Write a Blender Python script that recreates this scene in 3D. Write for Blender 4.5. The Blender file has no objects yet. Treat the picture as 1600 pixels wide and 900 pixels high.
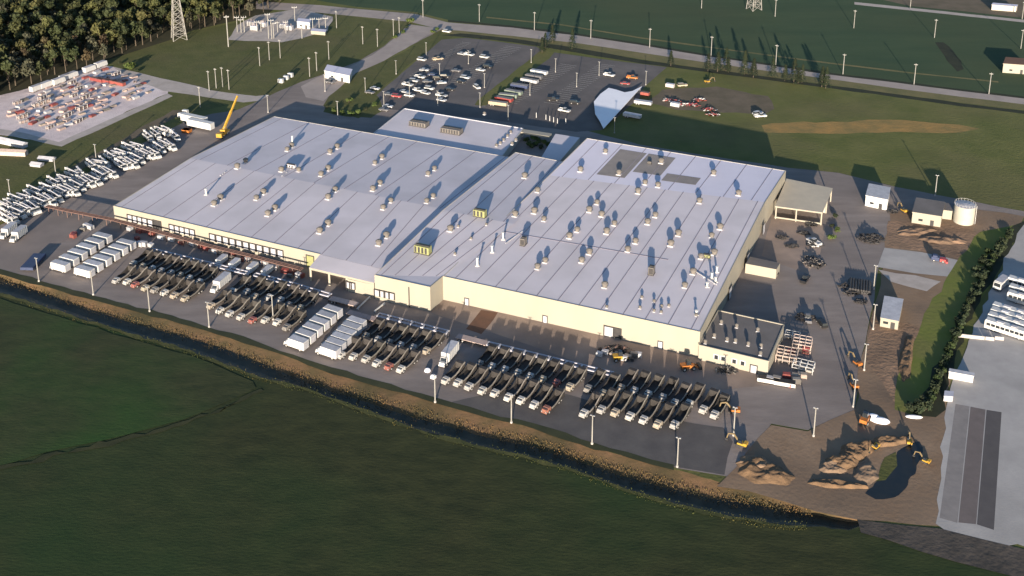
import bpy, math, random
from mathutils import Vector, Matrix
from mathutils.geometry import tessellate_polygon
random.seed(7)
R = math.radians
S = bpy.context.scene
COL = S.collection

# ---------------------------------------------------------------- camera, sky, sun, exposure
CAM_H = 178.0; F_PX = 1722.0; CY = 21.0; HZ = -475.0
PITCH = math.atan((CY - HZ) / F_PX)
cd = bpy.data.cameras.new('camera'); cam = bpy.data.objects.new('camera', cd); COL.objects.link(cam)
cam.location = (0, 0, CAM_H); cam.rotation_euler = (R(90) - PITCH, 0, 0)
cd.sensor_width = 36; cd.lens = F_PX / 1600 * 36; cd.shift_y = (CY - 450) / 1600
cd.clip_start = 1; cd.clip_end = 9000
S.camera = cam
SUN_EL = 8.8; SHADOW_AZ = 83.5                     # shadows run almost straight away from the camera
w = bpy.data.worlds.new('World'); S.world = w; w.use_nodes = True
nt = w.node_tree; bg = nt.nodes['Background']
sky = nt.nodes.new('ShaderNodeTexSky'); sky.sky_type = 'NISHITA'; sky.sun_disc = False
sky.sun_elevation = R(SUN_EL); sky.sun_rotation = R(90 - (SHADOW_AZ + 180))
sky.air_density = 1.0; sky.dust_density = 1.2; sky.ozone_density = 3.0
nt.links.new(sky.outputs[0], bg.inputs[0]); bg.inputs[1].default_value = 0.1
ld = bpy.data.lights.new('sun', 'SUN'); ld.energy = 5.0; ld.angle = R(0.5); ld.color = (1.0, 0.85, 0.68)
sun = bpy.data.objects.new('sun', ld); COL.objects.link(sun)
_d = Vector((math.cos(R(SHADOW_AZ)) * math.cos(R(SUN_EL)), math.sin(R(SHADOW_AZ)) * math.cos(R(SUN_EL)), -math.sin(R(SUN_EL))))
sun.rotation_euler = _d.to_track_quat('-Z', 'Y').to_euler(); sun.location = (-60, -200, 150)
vs = S.view_settings; vs.view_transform = 'Standard'; vs.look = 'None'; vs.exposure = 1.22; vs.gamma = 1; vs.use_curve_mapping = False

# ---------------------------------------------------------------- helpers
def P(px, py, z=0.0):
    """where the sight line of a photo pixel meets the level z"""
    dx = (px - 800) / F_PX; dz = -(py - CY) / F_PX
    Y = math.cos(PITCH) + dz * math.sin(PITCH); Z = -math.sin(PITCH) + dz * math.cos(PITCH)
    t = (CAM_H - z) / -Z
    return Vector((dx * t, Y * t, z))

def ang(a, b): return math.atan2(b.y - a.y, b.x - a.x)

def mat(name, c, c2=None, scale=1.0, rough=0.8, detail=4, stretch=(1, 1, 1), rot=0, bump=0.0, bscale=None,
        metal=0.0, var=0.0, lo=0.35, hi=0.65, spec=0.3, c3=None, s3=0.1, w3=0.5, rand=0.0):
    m = bpy.data.materials.new(name); m.use_nodes = True
    n = m.node_tree.nodes; l = m.node_tree.links; b = n['Principled BSDF']
    b.inputs['Roughness'].default_value = rough; b.inputs['Metallic'].default_value = metal
    b.inputs['Specular IOR Level'].default_value = spec
    if c2 is None and rand == 0:
        c2 = tuple(x * 0.82 for x in c)
    if c2 is None: c2 = c
    geo = n.new('ShaderNodeNewGeometry'); mp = n.new('ShaderNodeMapping')
    l.new(geo.outputs['Position'], mp.inputs[0])
    mp.inputs['Scale'].default_value = stretch; mp.inputs['Rotation'].default_value = (0, 0, rot)
    nz = n.new('ShaderNodeTexNoise'); nz.inputs['Scale'].default_value = scale; nz.inputs['Detail'].default_value = detail
    nz.inputs['Roughness'].default_value = 0.62
    l.new(mp.outputs[0], nz.inputs['Vector'])
    cr = n.new('ShaderNodeValToRGB'); cr.color_ramp.elements[0].position = lo; cr.color_ramp.elements[1].position = hi
    cr.color_ramp.elements[0].color = (*c, 1); cr.color_ramp.elements[1].color = (*c2, 1)
    l.new(nz.outputs[0], cr.inputs[0]); out = cr.outputs[0]
    if c3:
        n3 = n.new('ShaderNodeTexNoise'); n3.inputs['Scale'].default_value = s3; n3.inputs['Detail'].default_value = 5
        l.new(geo.outputs['Position'], n3.inputs['Vector'])
        r3 = n.new('ShaderNodeMapRange'); r3.inputs[1].default_value = 0.45; r3.inputs[2].default_value = 0.68
        r3.inputs[3].default_value = 0; r3.inputs[4].default_value = w3
        l.new(n3.outputs[0], r3.inputs[0])
        mx = n.new('ShaderNodeMix'); mx.data_type = 'RGBA'
        l.new(r3.outputs[0], mx.inputs[0]); l.new(out, mx.inputs[6]); mx.inputs[7].default_value = (*c3, 1); out = mx.outputs[2]
    if rand:
        oi = n.new('ShaderNodeObjectInfo'); hs = n.new('ShaderNodeHueSaturation')
        mr = n.new('ShaderNodeMapRange'); mr.inputs[3].default_value = 1 - rand; mr.inputs[4].default_value = 1 + rand
        l.new(oi.outputs['Random'], mr.inputs[0]); l.new(mr.outputs[0], hs.inputs['Value']); l.new(out, hs.inputs['Color']); out = hs.outputs[0]
        mh = n.new('ShaderNodeMapRange'); mh.inputs[3].default_value = 0.5 - rand * 0.08; mh.inputs[4].default_value = 0.5 + rand * 0.05
        mu = n.new('ShaderNodeMath'); mu.operation = 'FRACT'; mm = n.new('ShaderNodeMath'); mm.operation = 'MULTIPLY'; mm.inputs[1].default_value = 7.31
        l.new(oi.outputs['Random'], mm.inputs[0]); l.new(mm.outputs[0], mu.inputs[0]); l.new(mu.outputs[0], mh.inputs[0]); l.new(mh.outputs[0], hs.inputs['Hue'])
    l.new(out, b.inputs['Base Color'])
    if bump:
        bn = n.new('ShaderNodeBump'); bn.inputs['Strength'].default_value = bump; bn.inputs['Distance'].default_value = 0.3
        nb = n.new('ShaderNodeTexNoise'); nb.inputs['Scale'].default_value = bscale or scale * 4; nb.inputs['Detail'].default_value = 3
        l.new(mp.outputs[0], nb.inputs['Vector']); l.new(nb.outputs[0], bn.inputs['Height']); l.new(bn.outputs[0], b.inputs['Normal'])
    return m

class MB:
    def __init__(s): s.v = []; s.f = []; s.m = []
    def add(s, vs, fs, m=0):
        o = len(s.v); s.v += [tuple(x) for x in vs]
        for f in fs: s.f.append([o + i for i in f]); s.m.append(m)
        return s
    def box(s, x0, x1, y0, y1, z0, z1, m=0, M=None):
        vs = [Vector(p) for p in ((x0,y0,z0),(x1,y0,z0),(x1,y1,z0),(x0,y1,z0),(x0,y0,z1),(x1,y0,z1),(x1,y1,z1),(x0,y1,z1))]
        if M: vs = [M @ p for p in vs]
        return s.add(vs, [(0,3,2,1),(4,5,6,7),(0,1,5,4),(1,2,6,5),(2,3,7,6),(3,0,4,7)], m)
    def taper(s, x0, x1, y0, y1, z0, z1, ix0, ix1, iy, m=0):
        vs = [(x0,y0,z0),(x1,y0,z0),(x1,y1,z0),(x0,y1,z0),(x0+ix0,y0+iy,z1),(x1-ix1,y0+iy,z1),(x1-ix1,y1-iy,z1),(x0+ix0,y1-iy,z1)]
        return s.add(vs, [(0,3,2,1),(4,5,6,7),(0,1,5,4),(1,2,6,5),(2,3,7,6),(3,0,4,7)], m)
    def cyl(s, p, q, r0, r1=None, n=8, m=0):
        p = Vector(p); q = Vector(q); r1 = r0 if r1 is None else r1
        d = (q - p).normalized(); a = d.orthogonal().normalized(); b = d.cross(a)
        vs = []
        for c, r in ((p, r0), (q, r1)):
            for i in range(n):
                t = 2 * math.pi * i / n; vs.append(c + a * (r * math.cos(t)) + b * (r * math.sin(t)))
        fs = [(i, (i+1) % n, n + (i+1) % n, n + i) for i in range(n)]
        fs += [tuple(range(n-1, -1, -1)), tuple(range(n, 2*n))]
        return s.add(vs, fs, m)
    def bar(s, p, q, wd, ht=None, m=0):
        p = Vector(p); q = Vector(q); ht = ht or wd; d = (q - p); L = d.length; d.normalize()
        up = Vector((0,0,1)) if abs(d.z) < 0.95 else Vector((1,0,0))
        sx = d.cross(up).normalized(); sz = sx.cross(d)
        vs = []
        for c in (p, q):
            for a, b in ((-1,-1),(1,-1),(1,1),(-1,1)): vs.append(c + sx * (a*wd/2) + sz * (b*ht/2))
        return s.add(vs, [(0,1,2,3),(7,6,5,4),(0,4,5,1),(1,5,6,2),(2,6,7,3),(3,7,4,0)], m)
    def poly(s, pts, m=0):
        pts = [Vector(p) for p in pts]
        tris = tessellate_polygon([pts])
        fs = []
        for t in tris:
            a, b, c = (pts[i] for i in t)
            fs.append(t if (b - a).cross(c - a).z > 0 else (t[0], t[2], t[1]))
        return s.add(pts, fs, m)
    def quad(s, a, b, c, d, m=0): return s.add([a, b, c, d], [(0, 1, 2, 3)], m)
    def prism(s, pts, z0, z1, m=0, mt=None):
        pts = [Vector(p) for p in pts]; n = len(pts)
        area = sum(pts[i].x * pts[(i+1) % n].y - pts[(i+1) % n].x * pts[i].y for i in range(n))
        if area < 0: pts.reverse()
        lo = [Vector((p.x, p.y, z0)) for p in pts]; hi = [Vector((p.x, p.y, z1)) for p in pts]
        s.add(lo + hi, [(i, (i+1) % n, n + (i+1) % n, n + i) for i in range(n)], m)
        s.poly(hi, m if mt is None else mt); return s
    def build(s, name, mats, parent=None, loc=None, rz=0, smooth=False):
        me = bpy.data.meshes.new(name); me.from_pydata(s.v, [], s.f)
        if not isinstance(mats, (list, tuple)): mats = [mats]
        for x in mats: me.materials.append(x)
        me.polygons.foreach_set('material_index', s.m)
        if smooth: me.polygons.foreach_set('use_smooth', [True] * len(s.f))
        me.update(); o = bpy.data.objects.new(name, me); COL.objects.link(o)
        if parent: o.parent = parent
        if loc is not None: o.location = loc
        o.rotation_euler = (0, 0, rz)
        return o

def tag(o, label=None, cat=None, group=None, kind=None):
    if label: o['label'] = label
    if cat: o['category'] = cat
    if group: o['group'] = group
    if kind: o['kind'] = kind
    return o
def thing(name, label, cat, loc=(0, 0, 0), rz=0, group=None):
    o = bpy.data.objects.new(name, None); COL.objects.link(o); o.location = loc; o.rotation_euler = (0, 0, rz)
    o.empty_display_size = 0.5
    return tag(o, label, cat, group)
KIDS = {}
def dup(root, loc, rz, label, group=None, scale=None):
    r = root.copy(); COL.objects.link(r); r.location = loc; r.rotation_euler = (0, 0, rz)
    if scale: r.scale = scale
    r['label'] = label
    if group: r['group'] = group
    elif 'group' in r: del r['group']
    for ch in list(root.children):
        c = ch.copy(); COL.objects.link(c); c.parent = r
        for g in list(ch.children):
            d = g.copy(); COL.objects.link(d); d.parent = c
    return r
class Proto:
    """first call moves the built thing itself, later calls copy it"""
    def __init__(s, root): s.root = root; s.used = False
    def put(s, loc, rz, label, group=None, scale=None):
        if not s.used:
            s.used = True; r = s.root; r.location = loc; r.rotation_euler = (0, 0, rz); r['label'] = label
            if group: r['group'] = group
            if scale: r.scale = scale
            return r
        r = dup(s.root, loc, rz, label, group)
        r.scale = scale or (1, 1, 1)
        return r
ORD = ['first','second','third','fourth','fifth','sixth','seventh','eighth','ninth','tenth','eleventh','twelfth','thirteenth',
       'fourteenth','fifteenth','sixteenth','seventeenth','eighteenth','nineteenth','twentieth']
def nth(i):
    if i < 20: return ORD[i]
    t = ['twenty','thirty','forty','fifty','sixty','seventy','eighty','ninety'][(i+1)//10 - 2]; r = (i+1) % 10
    if (i+1) >= 100: return '%dth' % (i+1)
    return (t[:-1] + 'ieth') if r == 0 else t + '-' + ORD[r-1]
def jitter_poly(px, z, step=7.0, amp=0.5):
    """pixel outline on the ground, its edges broken up so they are not ruler-straight"""
    pts = [P(a, b, z) for a, b in px]; out = []
    for i, a in enumerate(pts):
        b = pts[(i+1) % len(pts)]; n = max(1, min(60, int((b - a).length / step)))
        for k in range(n):
            q = a.lerp(b, k / n)
            if k: q += Vector((random.uniform(-amp, amp), random.uniform(-amp, amp), 0))
            out.append(q)
    return out
ZC = [0]
def sheet(name, px, z, m, step=7.0, amp=0.5):
    ZC[0] += 1; z = 0.002 * ZC[0] + 0.002
    return tag(MB().poly(jitter_poly(px, z, step, amp)).build(name, m), kind='structure')
def inside(p, poly):
    c = False; n = len(poly)
    for i in range(n):
        a = poly[i]; b = poly[i-1]
        if (a.y > p.y) != (b.y > p.y) and p.x < (b.x - a.x) * (p.y - a.y) / (b.y - a.y) + a.x: c = not c
    return c

# ---------------------------------------------------------------- materials
M = {}
M['field'] = mat('crop_field', (.014,.021,.006), (.042,.047,.015), .16, .95, 14, (.7, 1.7, 1), R(24), .22, .9, lo=.30, hi=.70, c3=(.014,.042,.009), s3=.013, w3=.75)
M['farfield'] = mat('far_field', (.028,.058,.026), (.042,.072,.032), .03, .95, 5, (.6, 2.2, 1), R(8), .3, .4, c3=(.056,.066,.028), s3=.009, w3=.5)
M['meadow'] = mat('meadow_grass', (.085,.100,.024), (.130,.132,.040), .06, .95, 6, (1, 1, 1), 0, .5, .7, c3=(.120,.100,.048), s3=.02, w3=.55)
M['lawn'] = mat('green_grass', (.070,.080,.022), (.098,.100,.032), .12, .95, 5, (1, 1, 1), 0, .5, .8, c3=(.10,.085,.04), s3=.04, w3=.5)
M['vergegrass'] = mat('bright_verge_grass', (.115,.145,.026), (.150,.160,.040), .12, .95, 5, (1,1,1), 0, .3, .8, c3=(.13,.11,.05), s3=.05, w3=.4)
M['drygrass'] = mat('dry_grass', (.33,.20,.065), (.20,.15,.055), .12, .95, 5, (1, 1, 1), 0, .5, .9)
M['roadside'] = mat('roadside_grass', (.17,.145,.065), (.11,.11,.045), .08, .95, 5, bump=.4, bscale=.8)
M['swale'] = mat('dark_grass_and_shade', (.016,.022,.012), (.03,.034,.018), .2, .95)  # dark grass that also carries the shade of ditches left flat
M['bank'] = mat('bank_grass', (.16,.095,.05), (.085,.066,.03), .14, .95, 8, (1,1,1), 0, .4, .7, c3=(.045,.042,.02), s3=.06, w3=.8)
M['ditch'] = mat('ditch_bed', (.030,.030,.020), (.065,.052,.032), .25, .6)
M['yard'] = mat('yard_asphalt', (.195,.166,.152), (.258,.222,.204), .11, .92, 10, (.55, 1.8, 1), R(24), .12, 1.5, c3=(.145,.125,.118), s3=.028, w3=.7)
M['lot'] = mat('lot_asphalt', (.105,.096,.094), (.145,.130,.125), .08, .9, 7, bump=.1, bscale=2, c3=(.08,.072,.07), s3=.03, w3=.6)
M['darklot'] = mat('dark_asphalt', (.082,.076,.076), (.112,.104,.10), .15, .9, 6, bump=.1, bscale=2)
M['concrete'] = mat('concrete_slab', (.42,.40,.385), (.33,.315,.305), .10, .85, 8, bump=.1, bscale=2, c3=(.26,.25,.24), s3=.06, w3=.5)
M['apron'] = mat('warm_concrete_apron', (.34,.26,.21), (.27,.21,.175), .12, .88, 7, bump=.1, bscale=2, c3=(.13,.11,.10), s3=.05, w3=.6)
M['redpatch'] = mat('rusty_patch', (.16,.085,.055), (.12,.07,.05), .3, .9)
M['road'] = mat('road_asphalt', (.36,.31,.28), (.29,.25,.23), .1, .9, 5)
M['gravel'] = mat('pink_gravel', (.66,.56,.55), (.52,.44,.435), .25, .95, 8, bump=.4, bscale=1.5, c3=(.72,.64,.62), s3=.05, w3=.6)
M['palegravel'] = mat('pale_gravel', (.44,.39,.36), (.35,.31,.28), .2, .95, 6)
M['track'] = mat('dirt_track', (.145,.115,.082), (.10,.085,.055), .1, .95, 6, bump=.3, bscale=1)
M['dirt'] = mat('bare_dirt', (.200,.135,.088), (.265,.188,.128), .10, .95, 8, (1,1,1), 0, .22, .9, c3=(.09,.066,.05), s3=.05, w3=.7)
M['reddirt'] = mat('red_dirt', (.29,.185,.12), (.21,.14,.092), .15, .95, 8, bump=.7, bscale=.8, c3=(.10,.07,.05), s3=.08, w3=.6)
M['mound'] = mat('dug_soil', (.21,.13,.072), (.125,.082,.05), .30, .95, 8, bump=.9, bscale=.9, c3=(.12,.08,.05), s3=.12, w3=.6)
M['water'] = mat('dark_water', (.010,.014,.018), (.018,.020,.020), .3, .35, spec=.3)
M['paint'] = mat('lane_paint', (.62,.60,.55), (.5,.48,.44), 1.5, .8)
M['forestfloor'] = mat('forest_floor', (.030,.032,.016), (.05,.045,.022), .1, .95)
M['roof'] = mat('pale_roof_membrane', (.605,.567,.605), (.545,.512,.55), .035, .75, 6, (1,1,1), 0, 0, None, c3=(.46,.435,.46), s3=.06, w3=.7)
M['roofblue'] = mat('white_roof_membrane', (.60,.59,.69), (.55,.54,.64), .05, .7, 5)
M['seam'] = mat('roof_seam', (.27,.245,.285), (.22,.20,.235), .4, .8)
M['roofdark'] = mat('dark_roof_patch', (.20,.185,.18), (.25,.23,.22), .2, .9, 5)
M['annexroof'] = mat('gray_annex_roof', (.135,.125,.12), (.165,.152,.148), .2, .9, 5)
M['canopyroof'] = mat('tan_canopy_roof', (.50,.44,.34), (.44,.39,.31), .2, .8, 5)
M['cream'] = mat('cream_metal_wall', (.325,.30,.245), (.295,.275,.228), .12, .6, 5, (1,1,.3))
M['shadewall'] = mat('office_wall', (.45,.42,.38), (.40,.37,.33), .3, .8)
M['dark'] = mat('dark_steel', (.035,.035,.038), (.055,.052,.052), .8, .6)
M['tyre'] = mat('tyre_rubber', (.02,.02,.02), (.03,.03,.03), 3, .85)
M['glass'] = mat('dark_glass', (.02,.025,.03), (.03,.035,.04), 1, .1, spec=.6)
M['white'] = mat('white_paint', (.56,.56,.55), (.47,.47,.46), 1.2, .45, 5, rand=.06)
M['whitegray'] = mat('weathered_white_metal', (.46,.46,.49), (.35,.35,.38), .8, .5, 6, rand=.12)
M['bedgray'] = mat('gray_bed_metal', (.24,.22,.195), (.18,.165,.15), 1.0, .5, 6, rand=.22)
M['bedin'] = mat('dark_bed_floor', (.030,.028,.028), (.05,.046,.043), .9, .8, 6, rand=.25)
M['galv'] = mat('galvanized_steel', (.50,.50,.49), (.40,.40,.40), 1, .45, 4, metal=.2)
M['polew'] = mat('pale_pole', (.27,.265,.25), (.22,.215,.20), 1, .6)
M['wood'] = mat('weathered_wood_pole', (.34,.29,.24), (.26,.22,.18), 1.5, .9)
M['yellow'] = mat('yellow_machine_paint', (.46,.28,.04), (.38,.22,.035), 1.5, .5)
M['orange'] = mat('orange_machine_paint', (.42,.15,.035), (.34,.12,.03), 1.5, .5)
M['red'] = mat('red_paint', (.34,.075,.060), (.25,.06,.05), 1.5, .5, rand=.15)
M['redsteel'] = mat('red_pipe_paint', (.16,.095,.08), (.12,.077,.066), .8, .6)
M['blue'] = mat('blue_paint', (.045,.06,.12), (.035,.05,.10), 1, .5)
M['tarp'] = mat('white_tarp', (.84,.84,.88), (.78,.78,.83), .15, .6, 5)
M['lime'] = mat('lime_steel', (.27,.28,.12), (.22,.23,.11), 1, .6)
M['vent'] = mat('cream_vent_metal', (.17,.155,.14), (.13,.12,.11), 1.2, .5)
M['steelrail'] = mat('blue_gray_steel', (.50,.50,.56), (.40,.40,.46), .6, .5)
M['tan'] = mat('tan_timber', (.46,.37,.33), (.36,.29,.26), 1.2, .8, rand=.2)
M['leaf'] = mat('tree_leaves', (.040,.055,.016), (.075,.082,.024), .5, .8, 3, rand=.30, c3=(.12,.095,.03), s3=.05, w3=.6)
M['conifer'] = mat('conifer_needles', (.018,.030,.014), (.032,.042,.02), .8, .85, 3, rand=.2)
M['shrub'] = mat('shrub_leaves', (.035,.060,.014), (.06,.085,.02), .7, .8, 3, rand=.2)
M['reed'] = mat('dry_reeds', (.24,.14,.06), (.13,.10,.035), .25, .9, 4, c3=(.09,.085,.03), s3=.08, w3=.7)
M['bark'] = mat('bark', (.10,.08,.06), (.07,.055,.04), 2, .9)
CARC = {'white': M['white'], 'silver': mat('silver_paint', (.42,.43,.45), (.38,.39,.41), 1, .35, rand=.1), 'black': mat('black_paint', (.018,.018,.02), (.025,.025,.027), 1, .3),
        'red': M['red'], 'blue': M['blue'], 'gray': mat('gray_paint', (.14,.14,.15), (.11,.11,.12), 1, .35), 'tan': mat('tan_paint', (.40,.33,.24), (.35,.29,.21), 1, .4),
        'orange': M['orange'], 'green': mat('sage_paint', (.20,.24,.20), (.16,.20,.16), 1, .5)}
from mathutils import noise

# ================================================================ GROUND
DX  = [-80,   0, 100, 200, 300, 400, 480, 560, 660, 760, 833, 907, 980,1053,1140,1200,1260,1340]
CR  = [405, 427, 455, 482, 509, 540, 569, 594, 622, 651, 668, 693, 713, 733, 757, 772, 787, 811]
BK  = [418, 433, 471, 503, 529, 565, 598, 626, 656, 683, 698, 722, 747, 766, 784, 791, 803, 817]
NR  = [436, 459, 490, 522, 549, 588, 608, 638, 674, 700, 717, 739, 766, 788, 808, 818, 822, 828]
DEEP = -1.1
def resample(n=6):
    rows = []
    for i in range(len(DX) - 1):
        for k in range(n):
            t = k / n; f = lambda A: A[i] + (A[i+1] - A[i]) * t
            j = lambda a: random.uniform(-a, a)
            rows.append((f(DX), f(CR) + j(1.0), f(BK) + j(1.6), f(NR) + j(1.6)))
    return rows
cols = []
for x, c, b, nr in resample():
    pc = P(x, c, 0); pb = P(x, b, DEEP); pn = P(x, nr, 0); pm = pn.lerp(pb, .45); pm.z = DEEP
    cols.append([pn + Vector((0, -260, 0)), pn, pm, pb, pc, pc + Vector((0, 40, 0))])
last = cols[-1]
e = [p.copy() for p in last]
for q in e: q.z = 0; q.x += 4
mid = e[1].lerp(e[4], .5)
for k in (1, 2, 3, 4): e[k] = mid + Vector((0, (k - 2.5) * .15, 0))
cols.append(e)
first = [p + Vector((-2600, 900, 0)) for p in cols[0]]
first[0].y = -400
end = [p + Vector((2600, -700, 0)) for p in e]; end[0].y = -1200
cols = [first] + cols + [end]
NB = len(cols[0])
for c in cols: c.append(Vector((c[4].x * 1.0, 5200, 0)))
gv = [v for c in cols for v in c]; gb = MB(); K = len(cols[0]); gf = []; gm = []
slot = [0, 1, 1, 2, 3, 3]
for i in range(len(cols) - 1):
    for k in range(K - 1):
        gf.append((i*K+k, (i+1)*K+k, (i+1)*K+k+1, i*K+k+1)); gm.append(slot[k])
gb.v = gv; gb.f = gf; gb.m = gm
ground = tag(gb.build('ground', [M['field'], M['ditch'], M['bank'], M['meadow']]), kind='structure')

L = 0.004
sheet('far_field', [(520,5),(560,11),(650,19),(700,31),(800,40),(900,52),(1000,67),(1100,84),(1200,99),(1300,114),(1400,126),(1500,139),(1600,151),(1800,176),(2300,200),(2300,-330),(-300,-330),(300,-60),(440,-10)], L, M['farfield'], 30, 1.0)
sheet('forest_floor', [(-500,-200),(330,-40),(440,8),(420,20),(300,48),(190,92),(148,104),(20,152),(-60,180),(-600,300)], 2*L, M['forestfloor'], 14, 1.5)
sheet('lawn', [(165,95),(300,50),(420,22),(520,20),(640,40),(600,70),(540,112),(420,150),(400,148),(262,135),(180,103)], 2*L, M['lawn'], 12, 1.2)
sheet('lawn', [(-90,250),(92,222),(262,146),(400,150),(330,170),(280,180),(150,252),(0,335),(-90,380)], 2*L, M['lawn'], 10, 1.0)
sheet('dirt_track', [(-90,362),(0,318),(60,290),(150,240),(210,205),(270,172),(290,172),(262,190),(200,222),(150,252),(60,308),(0,345),(-90,392)], 3*L, M['track'], 6, 1.0)
sheet('lawn', [(480,160),(560,115),(640,76),(690,45),(720,50),(700,62),(640,100),(575,160),(545,185),(500,182)], 2*L, M['lawn'], 8, .8)
sheet('meadow', [(1040,106),(1110,100),(1250,122),(1400,143),(1600,168),(1800,195),(1800,360),(1600,325),(1300,268),(1220,258),(1000,226),(930,205),(985,150)], 2*L, M['meadow'], 12, .8)
sheet('dry_grass_strip', [(1190,196),(1230,192),(1300,190),(1380,187),(1440,190),(1500,195),(1530,201),(1500,207),(1400,206),(1300,209),(1195,207)], 3*L, M['drygrass'], 6, 1.3)
sheet('dry_grass_strip', [(1035,140),(1120,135),(1200,150),(1210,170),(1195,178),(1130,176),(1060,172),(1010,160)], 3*L, M['track'], 6, 1.3)
sheet('roadside_strip', [(650,40),(720,56),(800,62),(900,75),(1000,92),(1100,107),(1200,120),(1300,133),(1400,147),(1500,160),(1600,172),(1760,193),(1760,180),(1600,161),(1500,150),(1400,136),(1300,122),(1200,109),(1100,95),(1000,80),(900,65),(800,54),(720,46)], 3*L, M['roadside'], 10, .6)
sheet('swale', [(690,55),(720,52),(800,60),(900,75),(1000,93),(1100,107),(1200,120),(1300,134),(1400,147),(1500,161),(1600,173),(1760,194),(1760,200),(1600,178),(1500,166),(1400,152),(1300,138),(1200,125),(1100,112),(1000,99),(900,82),(800,66),(725,58)], 4*L, M['swale'], 9, .7)  # flat strip; the ditch shade is put into its dark colour
sheet('road', [(400,2),(500,8),(560,14),(650,22),(700,35),(800,43),(900,55),(1000,70),(1100,87),(1200,102),(1300,117),(1400,129),(1500,142),(1600,154),(1760,174),(1760,183),(1600,163),(1500,151),(1400,138),(1300,124),(1200,111),(1100,97),(1000,82),(900,67),(800,56),(720,48),(690,46),(640,34),(480,18),(400,14)], 5*L, M['road'], 12, .25)
sheet('swale', [(700,31),(800,40),(900,52),(1000,67),(1100,84),(1200,99),(1300,114),(1400,126),(1500,139),(1600,151),(1760,171),(1760,174),(1600,154),(1500,142),(1400,129),(1300,117),(1200,102),(1100,87),(1000,70),(900,55),(800,43),(700,34)], 6*L, M['swale'], 9, .5)  # matching dark strip on the far side of the road
sheet('path', [(760,26),(880,38),(1000,58),(1200,85),(1300,98),(1425,113),(1560,127),(1560,129),(1425,115),(1300,100),(1200,87),(1000,60),(880,40),(760,28)], 3*L, M['roadside'], 12, .3)
sheet('road', [(1335,3),(1430,13),(1600,31),(1760,48),(1760,53),(1600,35),(1430,17),(1335,7)], 3*L, M['palegravel'], 14, .4)
sheet('bare_ground', [(1345,-10),(1420,9),(1600,28),(1800,40),(1800,-60),(1345,-60)], 2*L, M['track'], 14, 1)
sheet('dark_patch', [(1461,66),(1474,66),(1490,80),(1502,95),(1506,108),(1496,112),(1485,100),(1472,82)], 4*L, M['swale'], 6, .8)  # dark patch lying on the far field
sheet('gravel_pad', [(355,62),(370,40),(400,24),(470,14),(520,26),(512,48),(470,60),(440,66)], 3*L, M['palegravel'], 8, .8)
sheet('gravel_yard', [(-80,168),(30,142),(100,120),(150,101),(176,104),(200,113),(265,134),(262,146),(92,224),(40,217),(-80,196)], 3*L, M['gravel'], 6, .8)
sheet('path', [(176,104),(215,113),(270,126),(330,141),(400,150),(420,148),(420,156),(380,160),(300,148),(255,142),(190,115)], 4*L, M['palegravel'], 8, .6)
sheet('path', [(-80,188),(40,208),(92,222),(262,146),(270,150),(96,229),(40,216),(-80,196)], 5*L, M['palegravel'], 8, .4)
# entrance road, yard and lots
yard = [(-120,392),(0,352),(60,322),(150,262),(215,228),(290,190),(330,178),(370,172),(420,150),(470,128),(500,118),(560,96),(600,72),(640,38),(692,45),(640,72),(600,95),(556,114),(520,142),(505,165),(560,185),(600,160),(760,165),(920,205),(1000,226),(1230,262),(1310,270),(1400,292),(1600,330),(1760,360),(1760,372),(1600,340),(1540,330),(1480,322),(1400,332),(1388,380),(1372,420),(1366,470),(1345,560),(1335,640),(1262,672),(1205,662),(1140,745),(1060,732),(925,693),(800,660),(680,628),(560,590),(450,555),(325,514),(232,489),(146,463),(60,441),(0,426),(-120,395)]
sheet('yard', yard, 6*L, M['yard'], 7, .4)
sheet('lot', [(575,160),(640,104),(690,62),(728,59),(800,68),(838,73),(846,78),(745,158),(742,164),(820,176),(900,206),(760,186),(600,170)], 7*L, M['lot'], 8, .3)
sheet('lot', [(758,166),(866,82),(930,91),(1042,105),(1004,138),(1000,152),(940,203),(900,206),(800,180)], 7*L, M['lot'], 8, .3)
sheet('grass_island', [(846,78),(866,82),(858,92),(752,166),(742,162)], 7*L, M['meadow'], 6, .6)
sheet('grass_island', [(520,150),(560,140),(590,150),(600,172),(580,184),(540,182),(505,175)], 8*L, M['lawn'], 5, .5)
sheet('dark_pavement', [(690,632),(830,600),(1000,648),(1130,668),(1145,690),(1132,742),(1060,730),(925,692),(800,659)], 7*L, M['darklot'], 6, .3)
sheet('apron', [(672,488),(694,466),(1092,560),(1205,585),(1230,600),(1120,610),(950,584),(800,530)], 7*L, M['apron'], 6, .25)
sheet('stained_pavement', [(752,484),(778,488),(752,522),(728,514)], 8*L, M['redpatch'], 4, .3)
sheet('apron', [(1205,335),(1290,352),(1282,395),(1262,428),(1190,400)], 7*L, M['apron'], 6, .4)
sheet('verge', [(-80,398)] + [(x, c-7) for x, c in zip(DX, CR)][1:-4] + [(x, c+1.5) for x, c in zip(DX, CR)][1:-4][::-1], 0, mat('dark_verge', (.045,.050,.024), (.030,.036,.018), .15, .95, 5), 4, .5)
sheet('road', [(640,38),(692,45),(664,57),(640,72),(600,95),(556,114),(532,136),(505,158),(478,152),(470,135),(500,119),(545,105),(582,86),(602,72)], 0, M['road'], 5, .3)
sheet('worn_pavement', [(-60,392),(0,366),(60,334),(90,322),(170,345),(110,372),(60,398),(20,420),(-60,410)], 0, mat('worn_tan_asphalt', (.225,.190,.172), (.185,.158,.145), .1, .92, 8), 5, .6)
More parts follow.
